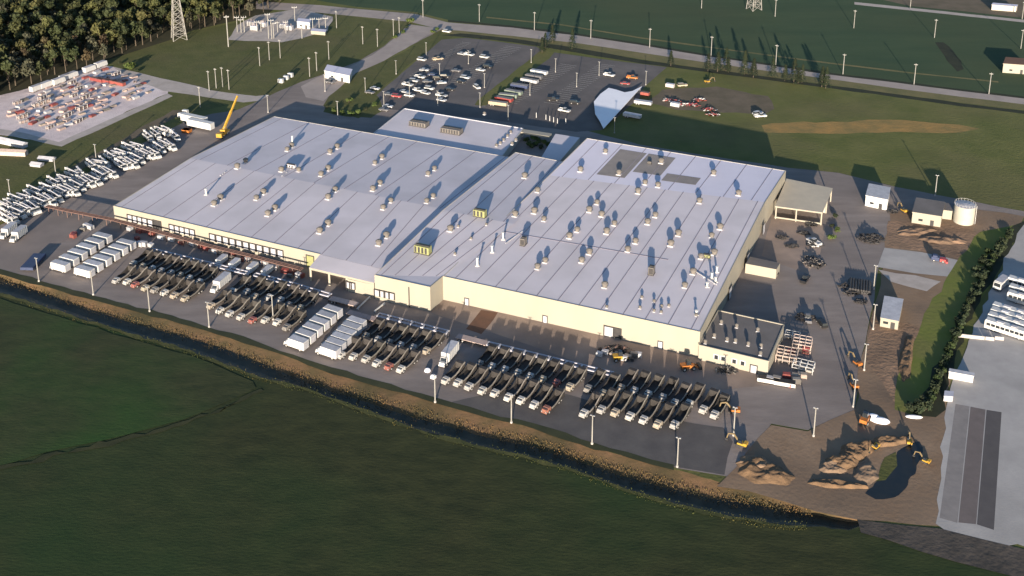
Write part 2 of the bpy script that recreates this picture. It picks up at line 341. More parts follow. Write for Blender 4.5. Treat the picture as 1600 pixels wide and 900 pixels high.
# right hand side: dirt, slabs, concrete yard
sheet('dirt_yard', [(1390,334),(1480,320),(1600,338),(1560,380),(1500,470),(1480,640),(1478,800),(1470,822),(1340,812),(1220,782),(1120,760),(1150,730),(1205,664),(1262,674),(1335,640),(1345,560),(1360,500),(1372,460)], 7*L, M['dirt'], 6, .8)
sheet('red_dirt_yard', [(1388,345),(1470,348),(1520,356),(1530,372),(1500,404),(1440,392),(1384,386)], 8*L, M['reddirt'], 4, .8)
sheet('red_dirt_yard', [(1360,500),(1420,505),(1442,515),(1436,540),(1415,580),(1398,630),(1380,600),(1350,560)], 8*L, M['reddirt'], 5, .8)
sheet('concrete_slab', [(1382,387),(1440,394),(1504,408),(1490,433),(1430,427),(1371,417)], 9*L, M['concrete'], 6, .1)
sheet('concrete_slab', [(1372,421),(1430,430),(1470,440),(1448,455),(1420,448),(1392,440)], 9*L, M['palegravel'], 4, .6)
sheet('grass_verge', [(1532,362),(1600,346),(1585,372),(1530,470),(1500,520),(1475,580),(1462,640),(1440,652),(1398,640),(1402,590),(1425,540),(1440,505),(1480,432)], 9*L, M['vergegrass'], 5, .8)
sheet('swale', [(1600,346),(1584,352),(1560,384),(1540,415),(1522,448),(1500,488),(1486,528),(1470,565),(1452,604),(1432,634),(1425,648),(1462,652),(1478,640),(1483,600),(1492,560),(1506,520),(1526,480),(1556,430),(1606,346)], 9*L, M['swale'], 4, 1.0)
sheet('concrete_yard', [(1605,335),(1850,380),(1900,900),(1640,868),(1590,850),(1555,856),(1520,840),(1490,838),(1462,818),(1478,640),(1490,590),(1520,520),(1560,430)], 8*L, M['concrete'], 4, .6)
sheet('paved_strip', [(1493,631),(1515,635),(1496,817),(1468,809)], 9*L, mat('pale_pavers', (.25,.23,.22), (.20,.185,.18), .3, .9, 6), 30, .0)
sheet('paved_strip', [(1516.5,635.3),(1540,640),(1525,819),(1497.5,816.3)], 9*L, mat('brown_pavers', (.135,.115,.11), (.16,.135,.13), .35, .9, 6), 30, .0)
sheet('paved_strip', [(1541.5,640.3),(1565,644),(1553,828),(1526.5,819.3)], 9*L, mat('dark_pavers', (.085,.078,.08), (.10,.092,.092), .3, .9, 6), 30, .0)
sheet('rubble_ground', [(1340,812),(1470,826),(1600,858),(1760,880),(1760,930),(1600,905),(1440,862),(1345,832)], 8*L, mat('gray_mud', (.085,.072,.062), (.05,.045,.04), .2, .95, 7, bump=.5, bscale=.8), 6, 1)
sheet('pond', [(1352,771),(1388,738),(1402,706),(1424,690),(1437,690),(1442,706),(1432,734),(1416,762),(1398,777),(1368,780)], 10*L, M['water'], 1.5, .35)
sheet('grass_patch', [(1382,715),(1400,706),(1402,728),(1384,750),(1368,752)], 11*L, M['lawn'], 3, .4)
# field boundary line and brighter crop block at the lower left
sheet('field_track', [(408,607),(340,640),(240,672),(120,700),(-60,745),(-60,751),(120,706),(240,678),(342,645),(412,611)], L, mat('track_grass', (.044,.047,.018), (.022,.028,.011), .15, .95), 2.5, .9)
sheet('crop_block', [(-80,462),(0,466),(100,497),(200,528),(300,556),(395,596),(400,606),(330,638),(240,668),(120,696),(-80,745)], L, mat('green_crop', (.016,.026,.008), (.046,.052,.019), .16, .95, 14, (.7,1.7,1), R(24), .22, .9, lo=.30, hi=.70, c3=(.015,.066,.008), s3=.016, w3=.75), 6, .6)

sheet('field_edge', [(x, n-1.5) for x, n in zip(DX, NR)][1:-1] + [(x, n+3) for x, n in zip(DX, NR)][1:-1][::-1], 0, mat('pale_field_edge', (.085,.085,.028), (.040,.048,.016), .3, .95, 5), 3, .6)
# lane and stall markings
mk = MB()
def line(a, b, wd=.16, z=.125):
    d = (b - a).normalized(); s = Vector((-d.y, d.x, 0)) * wd / 2
    mk.quad(*[Vector((q.x, q.y, z)) for q in (a - s, b - s, b + s, a + s)])
for t in range(26):
    a = P(640, 118).lerp(P(722, 66), t / 25); line(a, a + (P(690,64) - P(660,60)).normalized() * 5)
for row in (((700,128),(790,72)), ((780,158),(875,100)), ((850,160),(935,100))):
    for t in range(24):
        a = P(*row[0]).lerp(P(*row[1]), t / 23); line(a, a + (P(735,76) - P(690,70)).normalized() * 9)
tag(mk.build('stall_markings', M['paint']), kind='structure')

# ---------------------------------------------------------------- soil heaps
def mound(px, py, rx, ry, h, rz, name='dirt_mound', m=None, seed=0, n=22):
    c = P(px, py); rnd = random.Random(seed); ph = [rnd.uniform(0, 6.28) for _ in range(8)]
    b = MB(); vs = []; fs = []; off = Vector((seed * 7.3, seed * 3.1, 0)); n = 44
    for i in range(n + 1):
        for j in range(n + 1):
            x = -1 + 2 * i / n; y = -1 + 2 * j / n; r = math.hypot(x, y); a = math.atan2(y, x)
            rr = r * (1.12 + .18 * math.sin(2*a + ph[0]) + .12 * math.sin(3*a + ph[1]) + .08 * math.sin(7*a + ph[2]))
            z = max(0, min(1.0, 2.6 * (1 - rr))) if rr < 1 else 0                # steep sides, rough flat crown
            if z > 0:
                q = Vector((x * rx * .45, y * ry * .45, 0)) + off
                z *= .72 + .42 * noise.fractal(q * .8, 1.0, 2.0, 4)
                z = max(.02, z) * h
            vs.append((x * rx, y * ry, z if z > 0 else -.05))
    for i in range(n):
        for j in range(n): a = i*(n+1)+j; fs.append((a, a+n+1, a+n+2, a+1))
    b.add(vs, fs)
    return tag(b.build(name, m or M['mound'], None, (c.x, c.y, 10*L), rz, True), kind='structure')
mound(1193, 738, 8, 4.5, 1.4, R(-12), seed=1)
mound(1182, 726, 6, 3, 1.2, R(-12), seed=8, m=M['dirt'])
mound(1338, 706, 5.5, 3.6, 1.7, R(50), seed=2)
mound(1318, 722, 5.5, 2.8, 1.5, R(20), seed=3)
mound(1300, 732, 4, 2.4, 1.0, R(10), seed=4, m=M['dirt'])
mound(1308, 757, 7, 1.8, 1.0, R(-10), seed=5)
mound(1352, 742, 5, 3, .8, R(40), seed=9, m=M['dirt'])
mound(1392, 690, 6, 2.4, 1.0, R(10), seed=6)
mound(1416, 560, 2.2, 12, 1.1, R(-22), seed=7)
mound(1470, 376, 9, 3, .9, R(-15), seed=11, m=M['reddirt'])
mound(1430, 362, 8, 3, .8, R(5), seed=12, m=M['reddirt'])
# ================================================================ FACTORY
fac_c = P(700, 360)
factory = thing('factory_building', 'huge low factory with cream metal walls and pale seamed flat roofs studded with vents', 'factory', (fac_c.x, fac_c.y, 0))
FO = Vector((fac_c.x, fac_c.y, 0))
def part(b, name, mats, parent=factory):
    b.v = [(v[0] - FO.x, v[1] - FO.y, v[2]) for v in b.v]
    return b.build(name, mats, parent)
def bil(c, u, v): return c[0].lerp(c[1], u).lerp(c[3].lerp(c[2], u), v)
def roof_quad(c, nseam, name, m='roof', off=.35, crosses=()):
    """roof plane c = front left, front right, back right, back left; raised seams run front to back"""
    b = MB(); NU = nseam * 2; NV = 6
    for i in range(NU):
        for j in range(NV):
            b.quad(bil(c, i/NU, j/NV), bil(c, (i+1)/NU, j/NV), bil(c, (i+1)/NU, (j+1)/NV), bil(c, i/NU, (j+1)/NV), 0)
    wu = .22 / max(1, (c[1] - c[0]).length)
    for i in range(nseam):
        u = (i + off) / nseam
        for j in range(NV):
            q = [bil(c, u - wu/2, j/NV), bil(c, u + wu/2, j/NV), bil(c, u + wu/2, (j+1)/NV), bil(c, u - wu/2, (j+1)/NV)]
            b.add([x + Vector((0,0,-.02)) for x in q] + [x + Vector((0,0,.07)) for x in q], [(4,5,6,7),(0,1,5,4),(1,2,6,5),(2,3,7,6),(3,0,4,7)], 1)
    for v, u0, u1 in crosses:
        wv = .22 / (c[3] - c[0]).length
        q = [bil(c, u0, v - wv), bil(c, u1, v - wv), bil(c, u1, v + wv), bil(c, u0, v + wv)]
        b.add([x + Vector((0,0,-.02)) for x in q] + [x + Vector((0,0,.06)) for x in q], [(4,5,6,7),(0,1,5,4),(1,2,6,5),(2,3,7,6),(3,0,4,7)], 1)
    return part(b, name, [M[m], M['seam']])
def wall(pts, name='wall', m='cream', zb=0.0, rib=True):
    """upright wall under a roof edge, with a thin parapet cap above"""
    b = MB()
    for a, c in zip(pts[:-1], pts[1:]):
        b.quad(Vector((a.x, a.y, zb)), Vector((c.x, c.y, zb)), Vector((c.x, c.y, c.z + .10)), Vector((a.x, a.y, a.z + .10)), 0)
        d = (c - a).normalized(); nrm = Vector((d.y, -d.x, 0))
        # inner face and cap of the parapet
        i0 = a - nrm * .3; i1 = c - nrm * .3
        b.quad(Vector((a.x, a.y, a.z + .10)), Vector((c.x, c.y, c.z + .10)), Vector((i1.x, i1.y, c.z + .10)), Vector((i0.x, i0.y, a.z + .10)), 0)
        b.quad(Vector((i1.x, i1.y, c.z - .3)), Vector((i0.x, i0.y, a.z - .3)), Vector((i0.x, i0.y, a.z + .10)), Vector((i1.x, i1.y, c.z + .10)), 0)
        n = int((c - a).length / 6)
        for k in range(1, n):                              # standing joints of the wall panels
            p = a.lerp(c, k / n); q = p + d * .08
            b.quad(Vector((p.x, p.y, zb)) + nrm*.03, Vector((q.x, q.y, zb)) + nrm*.03, Vector((q.x, q.y, q.z)) + nrm*.03, Vector((p.x, p.y, p.z)) + nrm*.03, 0)
    return part(b, name, [M[m]])
ZL, ZLR, ZLB = 5.6, 6.3, 4.7
A = P(177,322,ZL); G = P(500,397.5,ZL); D0 = A + (G - A) * 1.305; RL = P(297,247,ZLR); RR = P(689,326,ZLR); B = P(428,182,ZLB); C = P(778,242,ZLB)
EXT = (G - A).normalized() * 8.0                       # the wing roof runs on under the taller middle section
D = D0 + EXT; RR = RR + EXT; C = C + EXT * 1.5
rl = roof_quad([A, D, RR, RL], 13, 'roof'); rlb = roof_quad([RL, RR, C, B], 9, 'roof')
wall([B, RL, A], 'wall'); wall([A, G], 'wall'); wall([C, B], 'wall', 'shadewall')
# loading canopy between the wings
K1 = P(483,418,5.0); K2 = P(584.5,442,5.0); G2 = G + Vector((0,0,-.03)); D2 = D0 + EXT * .4 + Vector((0,0,-.03))
cb = MB(); cb.quad(K1, K2, D2, G2, 0)
cb.quad(K1 + Vector((0,0,-.7)), K2 + Vector((0,0,-.7)), K2, K1, 1)
cb.quad(G2 + Vector((0,0,-.7)), K1 + Vector((0,0,-.7)), K1, G2, 1)
part(cb, 'canopy_roof', [M['roof'], M['cream']])
for q in ((484.5, 419), (513.5, 426), (541, 433)):
    p = P(*q, 4.6); d = (K2 - K1).normalized(); p += Vector((d.y, -d.x, 0)) * -.25; b = MB(); b.box(p.x-.3, p.x+.3, p.y-.3, p.y+.3, 0, 4.3); part(b, 'column', M['cream'])
w1 = P(543,433,5.0); b = MB(); d = (K2-K1).normalized(); nn = Vector((d.y,-d.x,0))
b.quad(Vector((w1.x,w1.y,0)) + nn*.02, Vector((K2.x,K2.y,0)) + nn*.02, K2 + nn*.02 + Vector((0,0,-.65)), w1 + nn*.02 + Vector((0,0,-.65))); part(b, 'wall', M['cream'])
b = MB(); bk = G.lerp(D, .04); b.quad(Vector((G.x,G.y,0)), Vector((D.x,D.y,0)), D + Vector((0,0,-.6)), G + Vector((0,0,-.6))); part(b, 'loading_bay_wall', M['shadewall'])
# middle section
ZM = 8.2
E1 = P(585,430,ZM); E2 = P(672,449,ZM); E3 = P(692,432,ZM-.2); mb_r = P(864,250,ZM-.1); mb_l = P(805,238,ZM-.1)
ridl = P(692,328,ZM+1.1); ridr = P(783,346,ZM+1.1) + EXT * .6; mb_r = mb_r + EXT * .7
b = MB()
roof_quad([E1, E3.lerp(E2, .0), ridr, ridl], 5, 'roof', off=.5); 
b.poly([E1, E2, E3]); part(b, 'roof', [M['roof']])
roof_quad([ridl, ridr, mb_r, mb_l], 4, 'roof', off=.4)
wall([mb_l, ridl, E1], 'wall', 'shadewall'); wall([E1, E2], 'wall'); wall([E2, E3], 'wall'); wall([mb_r, mb_l], 'wall', 'shadewall')
# right block
F1 = P(692,432,8.0); F2 = P(1094,519,8.0); H1 = P(858,274,10.0); H2 = P(1196,316,9.5); I1 = P(917,216,11.3); I2 = P(1228,267,9.2)
roof_quad([F1, F2, H2, H1], 12, 'roof', off=.6, crosses=((.42, .0, .75),)); rb = roof_quad([H1, H2, I2, I1], 8, 'roof', 'roofblue', off=.5)
wall([F1, F2], 'wall'); wall([F2, H2, I2], 'wall'); wall([I2, I1], 'wall', 'shadewall'); wall([I1, H1, F1], 'wall', 'shadewall')
def on_quad(c, u, v, dz=.05): q = bil(c, u, v); return Vector((q.x, q.y, q.z + dz))
QB = [H1, H2, I2, I1]
b = MB(); b.quad(on_quad(QB,.22,.30), on_quad(QB,.50,.05), on_quad(QB,.44,.80), on_quad(QB,.18,.78)) ; b.v = []; b.f = []; b.m = []
for u0, u1, v0, v1 in ((.20,.335,.16,.86),(.345,.48,.34,.86),(.50,.66,.22,.42)):
    b.quad(on_quad(QB,u0,v0), on_quad(QB,u1,v0), on_quad(QB,u1,v1), on_quad(QB,u0,v1))
part(b, 'dark_roof_patch', M['roofdark'])
# front right annex
an = [P(1122.5,485.5,4.6), P(1225,508,4.6), P(1201,565,4.6), P(1092,539.5,4.6)]
b = MB(); b.prism(an, 0, 4.6, 0, 1); part(b, 'annex', [M['cream'], M['annexroof']])
b = MB()
for i in range(4):
    a, c = an[i], an[(i+1) % 4]; b.bar(a + Vector((0,0,.08)), c + Vector((0,0,.08)), .3, .3)
part(b, 'annex_parapet', M['cream'])
# office block behind
of = [P(560,228,3.5), P(632,170,3.5), P(817,201,3.5), P(775,256,3.5)]
b = MB(); b.prism(of, 0, 3.5, 0, 1); ofr = part(b, 'office_block', [M['shadewall'], M['roof']])
b = MB()
for i in (0, 1, 2):
    a, c = of[i], of[i+1]; b.bar(a + Vector((0,0,.1)), c + Vector((0,0,.1)), .35, .3)
part(b, 'office_parapet', M['whitegray'])
b = MB(); b.prism([P(868,209,4.4), P(906,215,4.4), P(866,262,4.4), P(836,262,4.4)], 0, 4.4, 0, 1); part(b, 'link_block', [M['shadewall'], M['roof']])
b = MB(); b.prism([P(817,201.6,3.2), P(862,208.5,3.2), P(858,213,3.2), P(813,206,3.2)], 2.4, 3.2, 0, 0); part(b, 'walkway_roof', [M['cream']])
# side canopy on the right with open bays
sc = [P(1211,322,5.2), P(1285,332,5.2), P(1301,294,5.2), P(1229,279,5.2)]
b = MB(); b.prism(sc, 4.7, 5.2, 1, 0); part(b, 'side_canopy_roof', [M['canopyroof'], M['cream']])
for t in (.02, .45, .98):
    p = sc[0].lerp(sc[1], t); q = sc[3].lerp(sc[2], t)
    for r in (p.lerp(q, .03), p.lerp(q, .5), p.lerp(q, .97)):
        b = MB(); b.box(r.x-.22, r.x+.22, r.y-.22, r.y+.22, 0, 4.7); part(b, 'column', M['cream'])
b = MB(); p = sc[0].lerp(sc[3], .03); q = sc[1].lerp(sc[2], .03); b.bar(Vector((p.x,p.y,.6)), Vector((q.x,q.y,.6)), .25, .5); part(b, 'low_rail', M['cream'])
b = MB(); p = sc[0].lerp(sc[3], .5); q = sc[1].lerp(sc[2], .5); b.quad(Vector((p.x,p.y,0)), Vector((q.x,q.y,0)), Vector((q.x,q.y,4.7)), Vector((p.x,p.y,4.7))); part(b, 'bay_wall', M['shadewall'])
# lean-to on the right wall
ln = [P(1165,412,3.4), P(1213,421,3.4), P(1219,411,3.4), P(1172,401,3.4)]
b = MB(); b.prism(ln, 0, 3.4, 0, 1); part(b, 'lean_to', [M['cream'], M['annexroof']])

# dock doors, doors and windows on the front walls
def on_wall(a, c, t, w_, z0, z1, out, name='dock_door', frame='dark', inner='whitegray'):
    d = (c - a); Ln = d.length; d = Vector((d.x, d.y, 0)).normalized(); n = Vector((d.y, -d.x, 0)); p = a + (c - a) * t
    b = MB(); f = .28
    def bx(x0, x1, za, zb, o0, o1, mi):
        vs = []
        for z in (za, zb):
            for xx, oo in ((x0, o0), (x1, o0), (x1, o1), (x0, o1)): q = p + d * xx + n * oo; vs.append(Vector((q.x, q.y, z)))
        b.add(vs, [(0,1,2,3),(4,5,6,7),(0,1,5,4),(1,2,6,5),(2,3,7,6),(3,0,4,7)], mi)
    h = w_ / 2
    bx(-h - f, -h, z0, z1 + f, .02, out, 0); bx(h, h + f, z0, z1 + f, .02, out, 0); bx(-h, h, z1, z1 + f, .02, out, 0)
    o = part(b, name, [M[frame]])
    b = MB(); bx(-h, h, z0, z1, .03, .10, 0); b.v = [(v[0]-FO.x, v[1]-FO.y, v[2]) for v in b.v]
    b.build('door_panel' if 'door' in name else 'pane', M[inner], o)
for t in [.085,.11,.135,.16,.19,.30,.325,.35,.375,.40]: on_wall(A, G, t, 2.0, 1.2, 3.6, .35, inner='whitegray')
for k in range(11): on_wall(A, G, .50 + k * .032, 2.0, 1.2, 3.7, .35)
for t in (.225,): on_wall(A, G, t, 3.2, .2, 3.8, .3, inner='dark')
on_wall(A, G, .955, 2.6, .3, 4.2, .2, inner='lime')
for t in (.05, .18, .38, .55, .70, .86): on_wall(w1 if t < .3 else E1, K2 if t < .3 else E2, t if t < .3 else (t-.3)*.55, 1.6, 1.3, 3.4, .4)
on_wall(F1, F2, .668, 2.6, .3, 3.4, .35); on_wall(F1, F2, .70, 2.0, .3, 3.4, .4, inner='dark')
on_wall(F1, F2, .10, 1.1, .02, 2.2, .12, 'exit_door'); on_wall(F1, F2, .42, 1.1, .02, 2.2, .12, 'exit_door'); on_wall(F1, F2, .86, 1.1, .02, 2.2, .12, 'exit_door')
a0, a1 = an[3], an[2]
for t in (.26, .36, .52, .64): on_wall(a0, a1, t, 1.0, 1.6, 2.8, .06, 'window', 'whitegray', 'glass')
on_wall(a0, a1, .80, 1.6, .02, 2.3, .12, 'exit_door', 'dark', 'whitegray')
b = MB(); q = E1.lerp(E2, .62); b.cyl(Vector((q.x,q.y-.25,0)), Vector((q.x,q.y-.25,6.8)), .16, .16, 6); part(b, 'downpipe', M['dark'])
for t in (.12,.3,.5,.7,.9): on_wall(F2, I2, t, 3.0, .02, 3.6, .15, 'side_door', 'dark', 'whitegray')

# ---------------------------------------------------------------- rooftop vents
def fan_mesh(h=1.75, r=.95, hood=1.0):
    b = MB(); b.box(-.8, .8, -.8, .8, -.1, .32, 1); b.cyl((0,0,.3), (0,0,h*.62), r*.75, r*.75, 10, 0)
    b.cyl((0,0,h*.58), (0,0,h*.82), hood*.95, hood, 12, 0); b.cyl((0,0,h*.82), (0,0,h*1.06), hood, hood*.45, 12, 0); return b
fan_proto = None
def roof_z(px, py):
    """height of the roof under a photo pixel"""
    best = None
    for c in ([F1,F2,H2,H1],QB,[E1,E3,ridr,ridl],[ridl,ridr,mb_r,mb_l],[A,D,RR,RL],[RL,RR,C,B],an,of):
        z = sum(q.z for q in c) / 4
        for _ in range(6):
            p = P(px, py, z)
            if not inside(p, [Vector((q.x, q.y, 0)) for q in c]): break
            u = v = .5
            for _ in range(12):
                q = bil(c, u, v); du = bil(c, u+.01, v) - bil(c, u-.01, v); dv = bil(c, u, v+.01) - bil(c, u, v-.01)
                du /= .02; dv /= .02; e = p - q; det = du.x*dv.y - du.y*dv.x
                u += (e.x*dv.y - e.y*dv.x) / det; v += (du.x*e.y - du.y*e.x) / det
            z = bil(c, u, v).z
        else:
            return z
    return 7.5
roofs = factory
def vent(px, py, s=1.0, name='roof_vent', hs=1.0):
    global fan_proto
    z = roof_z(px, py); p = P(px, py, z) - FO; p.z = z
    if fan_proto is None: o = fan_mesh().build(name, [M['vent'], M['whitegray']], factory); fan_proto = o
    else: o = fan_proto.copy(); COL.objects.link(o)
    o.location = p; o.scale = (s, s, s * hs); o.rotation_euler = (0, 0, R(-23.5)); return o
U = (P(692,432,8) - P(1094,519,8)).normalized() * -1; V = (P(1196,316,8) - P(1094,519,8)).normalized()
pairs = [(401,312),(412,303),(419,337),(430,328),(449,236),(456,230),(513,311),(524,299),(500,364),(513,352),(516,240),(527,232),(502,275),(513,266),(586,257),(597,248),(583,298),(594,289),
 (599,327),(611,316),(592,383),(604,371),(669,274),(679,266),(667,317),(677,309),(335,321),(345,312),(371,263),(384,254),(440,268),(467,268),
 (704,361),(840,300),(850,345),(890,372),(902,362),(840,420),(852,410),(909,410),(921,397),(921,331),(933,319),(948,365),(960,352),(912,282),(940,338),
 (981,393),(993,380),(1012,350),(1024,339),(997,302),(1008,288),(1048,384),(1060,368),(1093,317),(1112,371),(1125,358),(1070,449),(1083,428),(945,449),(1095,404),(1116,398),(907,268),
 (967,273),(1028,292),(1115,273),(1154,305),(946,239),(1033,255),(820,278),(805,338),(835,333)]
for i, (x, y) in enumerate(pairs): vent(x, y, random.uniform(.95, 1.2))
for x, y in [(1003,466),(1000,482),(1022,472),(1034,480),(1022,487),(1033,489),(1045,479),(948,481),(1088,494),(760,352),(716,355),(736,374),(711,398)]: vent(x, y, .5, 'roof_stack')
for x, y in [(1127,506),(1151,512),(1184,518),(1116,527),(1136,533),(1149,535),(1169,540),(1189,543),(1102,537),(1188,555)]: vent(x, y, .55, 'roof_stack', 1.3)
for x, y in [(757,179),(776,229),(782,225),(787,220),(793,214),(798,208),(800,226),(806,220)]: vent(x, y, .7, 'roof_vent')
def rbox(px, py, lx, ly, h, mat_, name, louv=True, rz=-23.5):
    z = roof_z(px, py); p = P(px, py, z) - FO
    b = MB(); b.box(-lx/2, lx/2, -ly/2, ly/2, -.1, .25, 1); b.box(-lx/2+.1, lx/2-.1, -ly/2+.1, ly/2-.1, .25, h, 0)
    for k in range(max(2, int(lx / 1.2))):
        x = -lx/2 + .25 + k * (lx - .5) / max(2, int(lx / 1.2)); b.box(x, x + .7, -ly/2 + .06, -ly/2 + .1, .4, h - .25, 1)
    b.box(-lx/2+.3, lx/2-.3, -.35, .35, h, h + .25, 1)
    return b.build(name, [mat_, M['dark']], factory, (p.x, p.y, z), R(rz))
rbox(661,395,5.4,2.4,2.6,M['lime'],'air_handler'); rbox(750,338,4.4,2.2,2.5,M['lime'],'air_handler')
rbox(655,196,8,4,2.0,M['vent'],'air_handler'); rbox(706,207,9,4,2.1,M['vent'],'air_handler')
rbox(1018,428,1.8,2.4,2.6,M['vent'],'air_handler'); rbox(818,382,1.8,2.6,2.5,M['vent'],'air_handler'); rbox(455,262,4,1.5,1.4,M['whitegray'],'air_handler')
rbox(1104,402,2.4,1.6,1.0,M['lime'],'air_handler'); rbox(1015,256,1.6,1.2,.9,M['vent'],'air_handler')
for x, y, h in [(457,222,2.6),(322,304,2.2),(746,415,2.6),(769,394,2.2),(786,374,2.4),(1112,435,1.8),(1105,448,1.4),(1120,425,1.8),(1118,440,1.4),(1088,492,1.4)]:
    z = roof_z(x, y); p = P(x, y, z) - FO
    b = MB(); b.cyl((0,0,-.1), (0,0,h), .34, .30, 10); b.cyl((0,0,h), (0,0,h+.18), .48, .48, 10); b.box(-.6,.6,-.6,.6,-.1,.2); b.build('flue_stack', M['white'], factory, (p.x, p.y, z))
for a_, c_ in (((440,275),(455,262)),((344,274),(352,268)),((1080,420),(1120,445)),((790,380),(860,330))):
    z = roof_z(*a_) + .25; b = MB(); p = P(*a_, z); q = P(*c_, z); b.cyl(p, q, .14, .14, 6)
    for t in (.1, .5, .9): r = p.lerp(q, t); b.box(r.x-.2, r.x+.2, r.y-.2, r.y+.2, z-.3, z-.1)
    part(b, 'roof_pipe', M['whitegray'])
M['boomgray'] = mat('worn_boom_paint', (.20,.15,.08), (.15,.115,.065), 1, .6)
M['lit_rim'] = mat('painted_lit_rim', (.24,.22,.195), (.17,.16,.14), .9, .55, 6, rand=.25)  # sunlit side of the bed, put into the colour as a pale rim

# ================================================================ VEHICLES
def wheels(root, xs, hw, r, wd=.28):
    for x in xs:
        for s in (-1, 1):
            b = MB(); b.cyl((0, -wd/2, 0), (0, wd/2, 0), r, r, 10, 0); b.cyl((0, s*(wd/2), 0), (0, s*(wd/2+.03), 0), r*.55, r*.55, 8, 1)
            b.build('wheel', [M['tyre'], M['galv']], root, (x, s * (hw - wd/2), r))
def truck_cab(root, x0, mat_, W=2.3, H=2.25, hood=1.3):
    b = MB(); hw = W/2
    b.taper(x0 - 2.0, x0 - hood + .15, -hw, hw, 1.15, H, .0, .5, .12); b.box(x0 - 2.0, x0 - hood + .15, -hw, hw, .55, 1.15)
    b.taper(x0 - hood + .1, x0, -hw*.86, hw*.86, .6, 1.42, 0, .12, .08); b.box(x0 - .02, x0 + .10, -hw*.9, hw*.9, .42, .72)
    c = b.build('cab', mat_, root)
    g = MB(); g.add([(x0-hood+.13, -hw+.16, 1.30), (x0-hood+.13, hw-.16, 1.30), (x0-hood-.27, hw-.2, H-.12), (x0-hood-.27, -hw+.2, H-.12)], [(0,1,2,3)])
    g.v = [(a + .03, bb, cc + .03) for a, bb, cc in g.v]; g.build('windshield', M['glass'], c)
    for s in (-1, 1): g = MB(); g.box(x0+.10, x0+.13, s*hw*.7-.16, s*hw*.7+.16, .78, .98); g.build('headlight', M['galv'], c)
    return c
def make_work_truck(front):
    """low cab, dark deck, side board with a painted sunlit rim that sweeps up to a tall rear hopper"""
    t = thing('work_truck', 'white cab truck', 'truck')
    L_ = 8.4; x1 = L_/2
    truck_cab(t, x1, front, 1.85, 1.6, .7)
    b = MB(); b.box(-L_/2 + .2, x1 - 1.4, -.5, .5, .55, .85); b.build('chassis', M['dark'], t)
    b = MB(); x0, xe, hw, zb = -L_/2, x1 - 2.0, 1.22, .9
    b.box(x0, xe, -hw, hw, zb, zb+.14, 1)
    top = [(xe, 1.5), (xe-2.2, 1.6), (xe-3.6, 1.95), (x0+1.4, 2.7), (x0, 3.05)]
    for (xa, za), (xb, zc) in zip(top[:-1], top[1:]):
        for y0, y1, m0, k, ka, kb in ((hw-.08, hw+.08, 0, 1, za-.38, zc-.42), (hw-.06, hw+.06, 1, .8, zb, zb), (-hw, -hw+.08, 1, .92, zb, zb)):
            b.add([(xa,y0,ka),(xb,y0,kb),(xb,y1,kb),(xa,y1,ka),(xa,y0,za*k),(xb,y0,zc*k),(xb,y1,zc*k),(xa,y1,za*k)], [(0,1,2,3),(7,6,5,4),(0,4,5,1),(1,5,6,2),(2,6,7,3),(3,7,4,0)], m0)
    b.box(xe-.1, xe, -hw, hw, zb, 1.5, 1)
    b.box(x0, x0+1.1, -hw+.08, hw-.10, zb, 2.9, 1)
    b.build('open_bed', [M['lit_rim'], M['bedin']], t)
    wheels(t, (x1 - 1.0, -L_/2 + 1.3, -L_/2 + 2.5), 1.02, .48)
    return t
works = [(Proto(make_work_truck(mat('cab_%s_paint' % nm, a, tuple(x*.8 for x in a), 1, .5, 4, rand=.15))), nm) for nm, a in (('white',(.40,.39,.37)),('cream',(.34,.30,.24)),('gray',(.20,.19,.18)),('white',(.36,.355,.35)),('rusty red',(.26,.11,.085)))]
wrnd = random.Random(4)
def make_box_truck(L_=7.4, W=2.45, H=3.1):
    t = thing('box_truck', 'white box truck', 'truck'); x1 = L_/2
    b = MB(); b.box(-x1, x1 - 1.9, -W/2, W/2, .75, H, 0); b.box(-x1+.05, x1-1.95, -W/2+.05, W/2-.05, H, H+.05, 1)
    for k in range(6): x = -x1 + .4 + k * (L_ - 2.6) / 5; b.box(x, x+.06, -W/2-.03, W/2+.03, .8, H+.03, 0)
    bx = b.build('cargo_box', [M['white'], M['whitegray']], t)
    b = MB(); b.box(-x1-.04, -x1, -W/2+.15, W/2-.15, .85, H-.2); b.build('roll_door', M['whitegray'], bx)
    truck_cab(t, x1, M['white'], 2.1, 2.2, .9)
    b = MB(); b.box(-x1+.1, x1-1.5, -.45, .45, .5, .75); b.build('chassis', M['dark'], t)
    wheels(t, (x1 - 1.0, -x1 + 1.5), 1.1, .48)
    return t
boxt = Proto(make_box_truck())
def make_step_van(L_=6.8, W=2.4, H=2.9):
    t = thing('step_van', 'white step van', 'van'); x1 = L_/2
    b = MB(); b.box(-x1, x1-1.0, -W/2, W/2, .6, H, 0); b.taper(x1-1.0, x1, -W/2, W/2, .6, H-.1, 0, .45, .05, 0); b.box(-x1+.08, x1-1.1, -W/2+.08, W/2-.08, H, H+.05, 1)
    bd = b.build('van_body', [M['white'], M['whitegray']], t)
    g = MB(); g.add([(x1-.12, -W/2+.2, 1.55), (x1-.12, W/2-.2, 1.55), (x1-.36, W/2-.25, 2.6), (x1-.36, -W/2+.25, 2.6)], [(0,1,2,3)]); g.build('windshield', M['glass'], t)
    g = MB(); g.box(-x1-.03, -x1, -W/2+.2, W/2-.2, .8, H-.3); g.build('rear_door', M['whitegray'], t)
    g = MB(); g.box(x1-.02, x1+.12, -W/2, W/2, .45, .7); g.build('bumper', M['dark'], t)
    wheels(t, (x1-1.0, -x1+1.4), 1.1, .45); return t
stepv = Proto(make_step_van())
